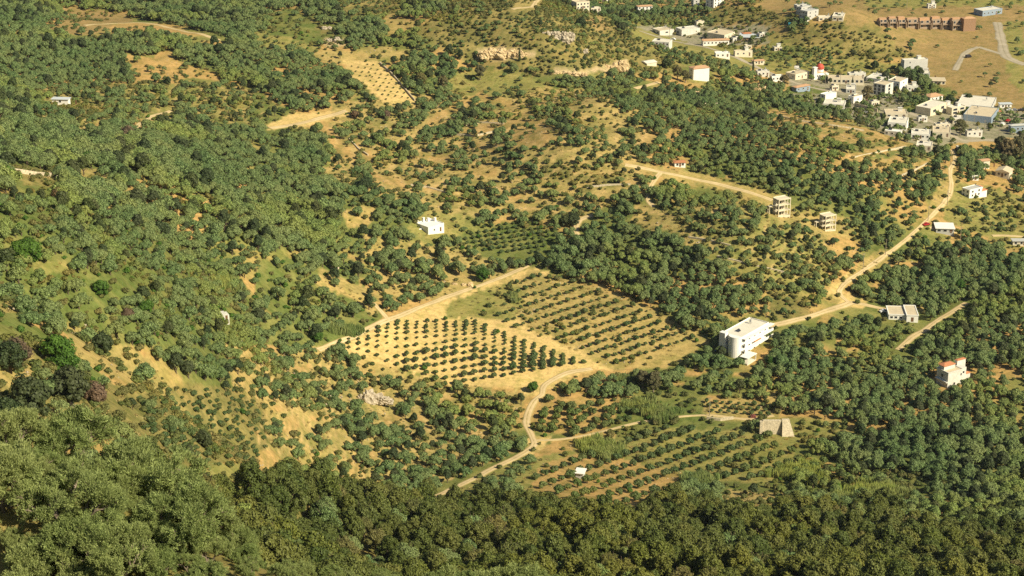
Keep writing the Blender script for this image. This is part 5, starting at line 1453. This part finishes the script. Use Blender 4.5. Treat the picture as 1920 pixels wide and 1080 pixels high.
rocks('white stones at the cut bank by the fig tree', 958, 500, [(-14,0,1,4,1.1),(-6,0,1,4,1.4),(4,2,2,5,1.0),(12,4,3,4,.9),(-26,0,0,4,.9)], RM, 13)
rocks('pale stones on the bank below the farmhouse olives', 870, 535, [(-18,0,0,6,.8),(0,0,1,5,.8),(12,0,1,6,.9)], RM2, 14)
rocks('grey rocks in the grove left of the track', 622, 503, [(-8,0,0,5,.8),(2,0,1,6,.8),(10,0,0,4,.7)], RM, 15)
rocks('pale rock beside the dark tree on the dry left slope', 133, 762, [(0,0,3,6,1.2),(5,0,1,4,.9)], RM, 16)
rocks('brown stone heap in the grassy clearing beside the pines', 470, 925, [(-14,0,1,7,.6),(0,0,1,6,.6),(10,3,1,5,.6)], RM2, 17)
rocks('rust coloured heap where the dry plot meets the grove', 1412, 783, [(0,0,2,6,.8)], plain('rust_heap', (.20,.07,.06),.95,.3,2,.5), 18)
rg_ = np.random.default_rng(55)
for i, (px, py, lb) in enumerate([(800,600,'pale boulder at the top of the sandy orchard'),(1120,400,'boulder above the middle track bend'),(700,30,'boulder on the left shoulder near the top'),(160,610,'boulder at the head of the tan slope'),(335,680,'pale boulder low on the tan slope'),(1310,455,'boulder on the terraces above the dark grove'),(1130,210,'boulder on the tan mound'),(1545,258,'boulder on the upper orange terrace')]):
    rocks(lb, px, py, [(0,0,.5,rg_.uniform(1.8,3),.8),(rg_.uniform(3,6),1,0,1.5,.8),(-4,0,0,1.3,.7)], RM if i % 2 else RM2, 70 + i, name='boulder', group='scattered boulders')

# --- cars
def car(label, px, py, yaw, col, name='parked_car', cat='car', van=False):
    w = spot(px, py); root = empty(name, (w[0], w[1], float(HM(w[0], w[1])) + .18), R(yaw)); tag(root, label, cat, 'vehicles')
    paint = bpy.data.materials.get('paint_' + col[0]) or mat_new('paint_' + col[0], .3, .5)[0]
    paint.node_tree.nodes["Principled BSDF"].inputs["Base Color"].default_value = (*col[1], 1)
    hw = .86; hl = 2.1
    pr = [(-hl, .35), (-hl, .85), (-1.2, .98), (-.75, 1.42), (.75, 1.45), (1.35, .98), (hl - .1, .85), (hl, .4)] if not van else [(-hl - .3, .4), (-hl - .3, 2.0), (1.0, 2.05), (1.6, 1.2), (hl, 1.05), (hl, .4)]
    def prism(pr, w0, w1=None):
        n = len(pr); V = [(x, -w0, z) for x, z in pr] + [(x, w0, z) for x, z in pr]
        return V, [tuple(reversed(range(n, 2*n)))[::-1][::-1]] + [tuple(range(n))[::-1]][:0] + [tuple(range(n))] + [(i, i + n, (i+1) % n + n, (i+1) % n) for i in range(n)]
    V, F = prism(pr, hw); MB().poly(V, F).build('body', paint, root)
    gl = [(-1.12, 1.0), (-.72, 1.37), (.70, 1.39), (1.22, 1.0)] if not van else [(.2, 1.3), (.2, 1.85), (.95, 1.9), (1.45, 1.3)]
    V, F = prism(gl, hw + .015); MB().poly(V, F).build('side_window', GLASS, root)
    TY = bpy.data.materials.get('tyre_rubber') or plain('tyre_rubber', (.02, .02, .02), .9)
    for x in (-1.3, 1.3):
        for y in (-hw + .05, hw - .05):
            b = MB(); seg = 12; b.poly([(.33 * math.cos(2*math.pi*i/seg), -.11, .33 * math.sin(2*math.pi*i/seg)) for i in range(seg)] + [(.33 * math.cos(2*math.pi*i/seg), .11, .33 * math.sin(2*math.pi*i/seg)) for i in range(seg)], [(i, i+seg, (i+1) % seg + seg, (i+1) % seg) for i in range(seg)] + [tuple(range(seg)), tuple(range(seg, 2*seg))])
            b.build('wheel', TY, root, (x, y, .33))
RED = ('red', (.45, .03, .03)); BLU = ('blue', (.03, .08, .25)); WHT = ('white', (.75, .75, .73)); GRY = ('grey', (.25, .26, .28)); BLK = ('dark', (.03, .03, .04)); TEAL = ('teal', (.05, .28, .38))
car('red car at the main road junction', 1737, 423, 35, RED)
car('dark blue car parked beside the left wall of the villa', 1347, 659, 60, BLU)
car('white car parked left of the low white house', 1657, 586, 20, WHT)
car('dark red car on the village street near the blue hall', 1890, 228, 50, RED)
car('white van on the village street', 1880, 236, 50, WHT, van=True)
car('black car at the right end of the roadside line', 1915, 208, 0, BLK)
car('dark grey car in the middle of the roadside line', 1902, 208, 0, GRY)
car('white car at the left end of the roadside line', 1893, 208, 0, WHT)
car('white car below the long dark garden wall', 1626, 213, -20, WHT)
car('teal truck by the plain below the brown hill', 1484, 48, 0, TEAL, van=True)
car('grey car in the low yard of the warehouse', 1830, 212, 30, GRY)
car('white car on the village road beside the two workshops', 1262, 75, -30, WHT)
car('dark truck parked on the pale yard in the brown plain', 1816, 108, 20, BLK, van=True)

# --- poles
PM = plain('pole_wood', (.30, .26, .20), .9, .2, 3)
def pole(label, px, py, h=8.5, lamp=False, yaw=0):
    w = spot(px, py); root = empty('street_lamp' if lamp else 'utility_pole', tuple(w), R(yaw)); tag(root, label, 'lamp' if lamp else 'pole', 'poles')
    v, f = tube([(0, 0, -1), (0, 0, h)], [.17, .11], 8); link('post', mk_mesh('post', v, [f], [PM]), root)
    if lamp: v, f = tube([(0, 0, h - .1), (.4, 0, h + .4), (1.5, 0, h + .55)], [.07, .06, .05], 6); link('arm', mk_mesh('arm', v, [f], [METAL]), root); MB().box(1.3, 2.0, -.14, .14, h + .45, h + .6).build('lamp_head', METAL, root)
    else:
        MB().box(-.9, .9, -.06, .06, h - .6, h - .46).build('crossarm', PM, root)
        for x in (-.75, 0, .75): MB().cyl(x, 0, h - .455, h - .25, .06, seg=6).build('insulator', GLASS, root)
for px, py, lb, lamp in [(1522,190,'tall pale lamp post left of the white pair of houses',True),(1547,158,'lamp post right beside the church',True),(1490,148,'post with a blank sign left of the church',False),(1575,160,'utility pole before the beige row',False),
                         (1637,178,'lamp post touching the blue glazed house',True),(1812,232,'leftmost pole in front of the blue hall',True),(1826,236,'pole in front of the middle of the blue hall',False),(1845,250,'pole between the blue hall and the roof terrace house',False),
                         (1782,310,'pole where the main road leaves the village',False),(1776,385,'pole at the bend below the orange roofed road house',False),(1740,415,'pole above the red car',False),(1660,478,'pole on the lower main road bend',False),(1618,505,'lowest pole of the main road',False),
                         (1800,455,'pole among trees right of the main road',False),(1298,150,'pole at the left wall of the orange roofed white house',False),(1700,15,'mast on the horizon end of the brown plain',False),(1255,72,'lamp post at the two workshops',True),(1318,92,'pole before the tiled shop row',False),
                         (1873,255,'lamp post at the street corner below the street cars',True),(1330,780,'pole by the reed hollow track',False)]:
    pole(lb, px, py, 9 if lamp else 8.5, lamp, rng.uniform(-40, 40))
# blank billboard
w = spot(1493, 140); root = empty('billboard', tuple(w)); tag(root, 'blank white billboard on a post behind the flat beige house', 'sign')
MB().box(-.1, .1, -.1, .1, -1, 6).build('post', METAL, root); MB().box(-1.6, 1.6, -.16, -.101, 4.4, 6.4).build('board', WALLM['white'], root)
# pool-blue tarpaulin frames in the valley
w = spot(1296, 106); TUR = plain('turquoise_sheet', (.12, .42, .50), .6, .1)
_tk = tag(MB().box(-4.5, 4.5, -3, 3, -.5, .6).build('water_tank', WALLM['cream'], None, tuple(w), .3), 'open low water tank with turquoise water beyond the canvas shed', 'tank')
MB().box(-4.2, 4.2, -2.7, 2.7, .61, .66).build('tank_water', TUR, _tk)

# ---------------------------------------------------------------- haze
def haze_box():
    b = MB(); b.box(-3900, 3900, -150, 4200, -60, 520)
    me = b.mesh('haze', [])
    m = bpy.data.materials.new('haze_air'); m.use_nodes = True; nt = m.node_tree; nt.nodes.clear()
    o = nt.nodes.new("ShaderNodeOutputMaterial"); pv = nt.nodes.new("ShaderNodeVolumePrincipled")
    pv.inputs["Density"].default_value = HAZE; pv.inputs["Color"].default_value = (.70, .82, 1.0, 1); pv.inputs["Anisotropy"].default_value = 0.0
    nt.links.new(pv.outputs[0], o.inputs["Volume"])
    me.materials.clear(); me.materials.append(m)
    tag(link('haze', me), kind_='stuff')
HAZE = 0.00002
haze_box()
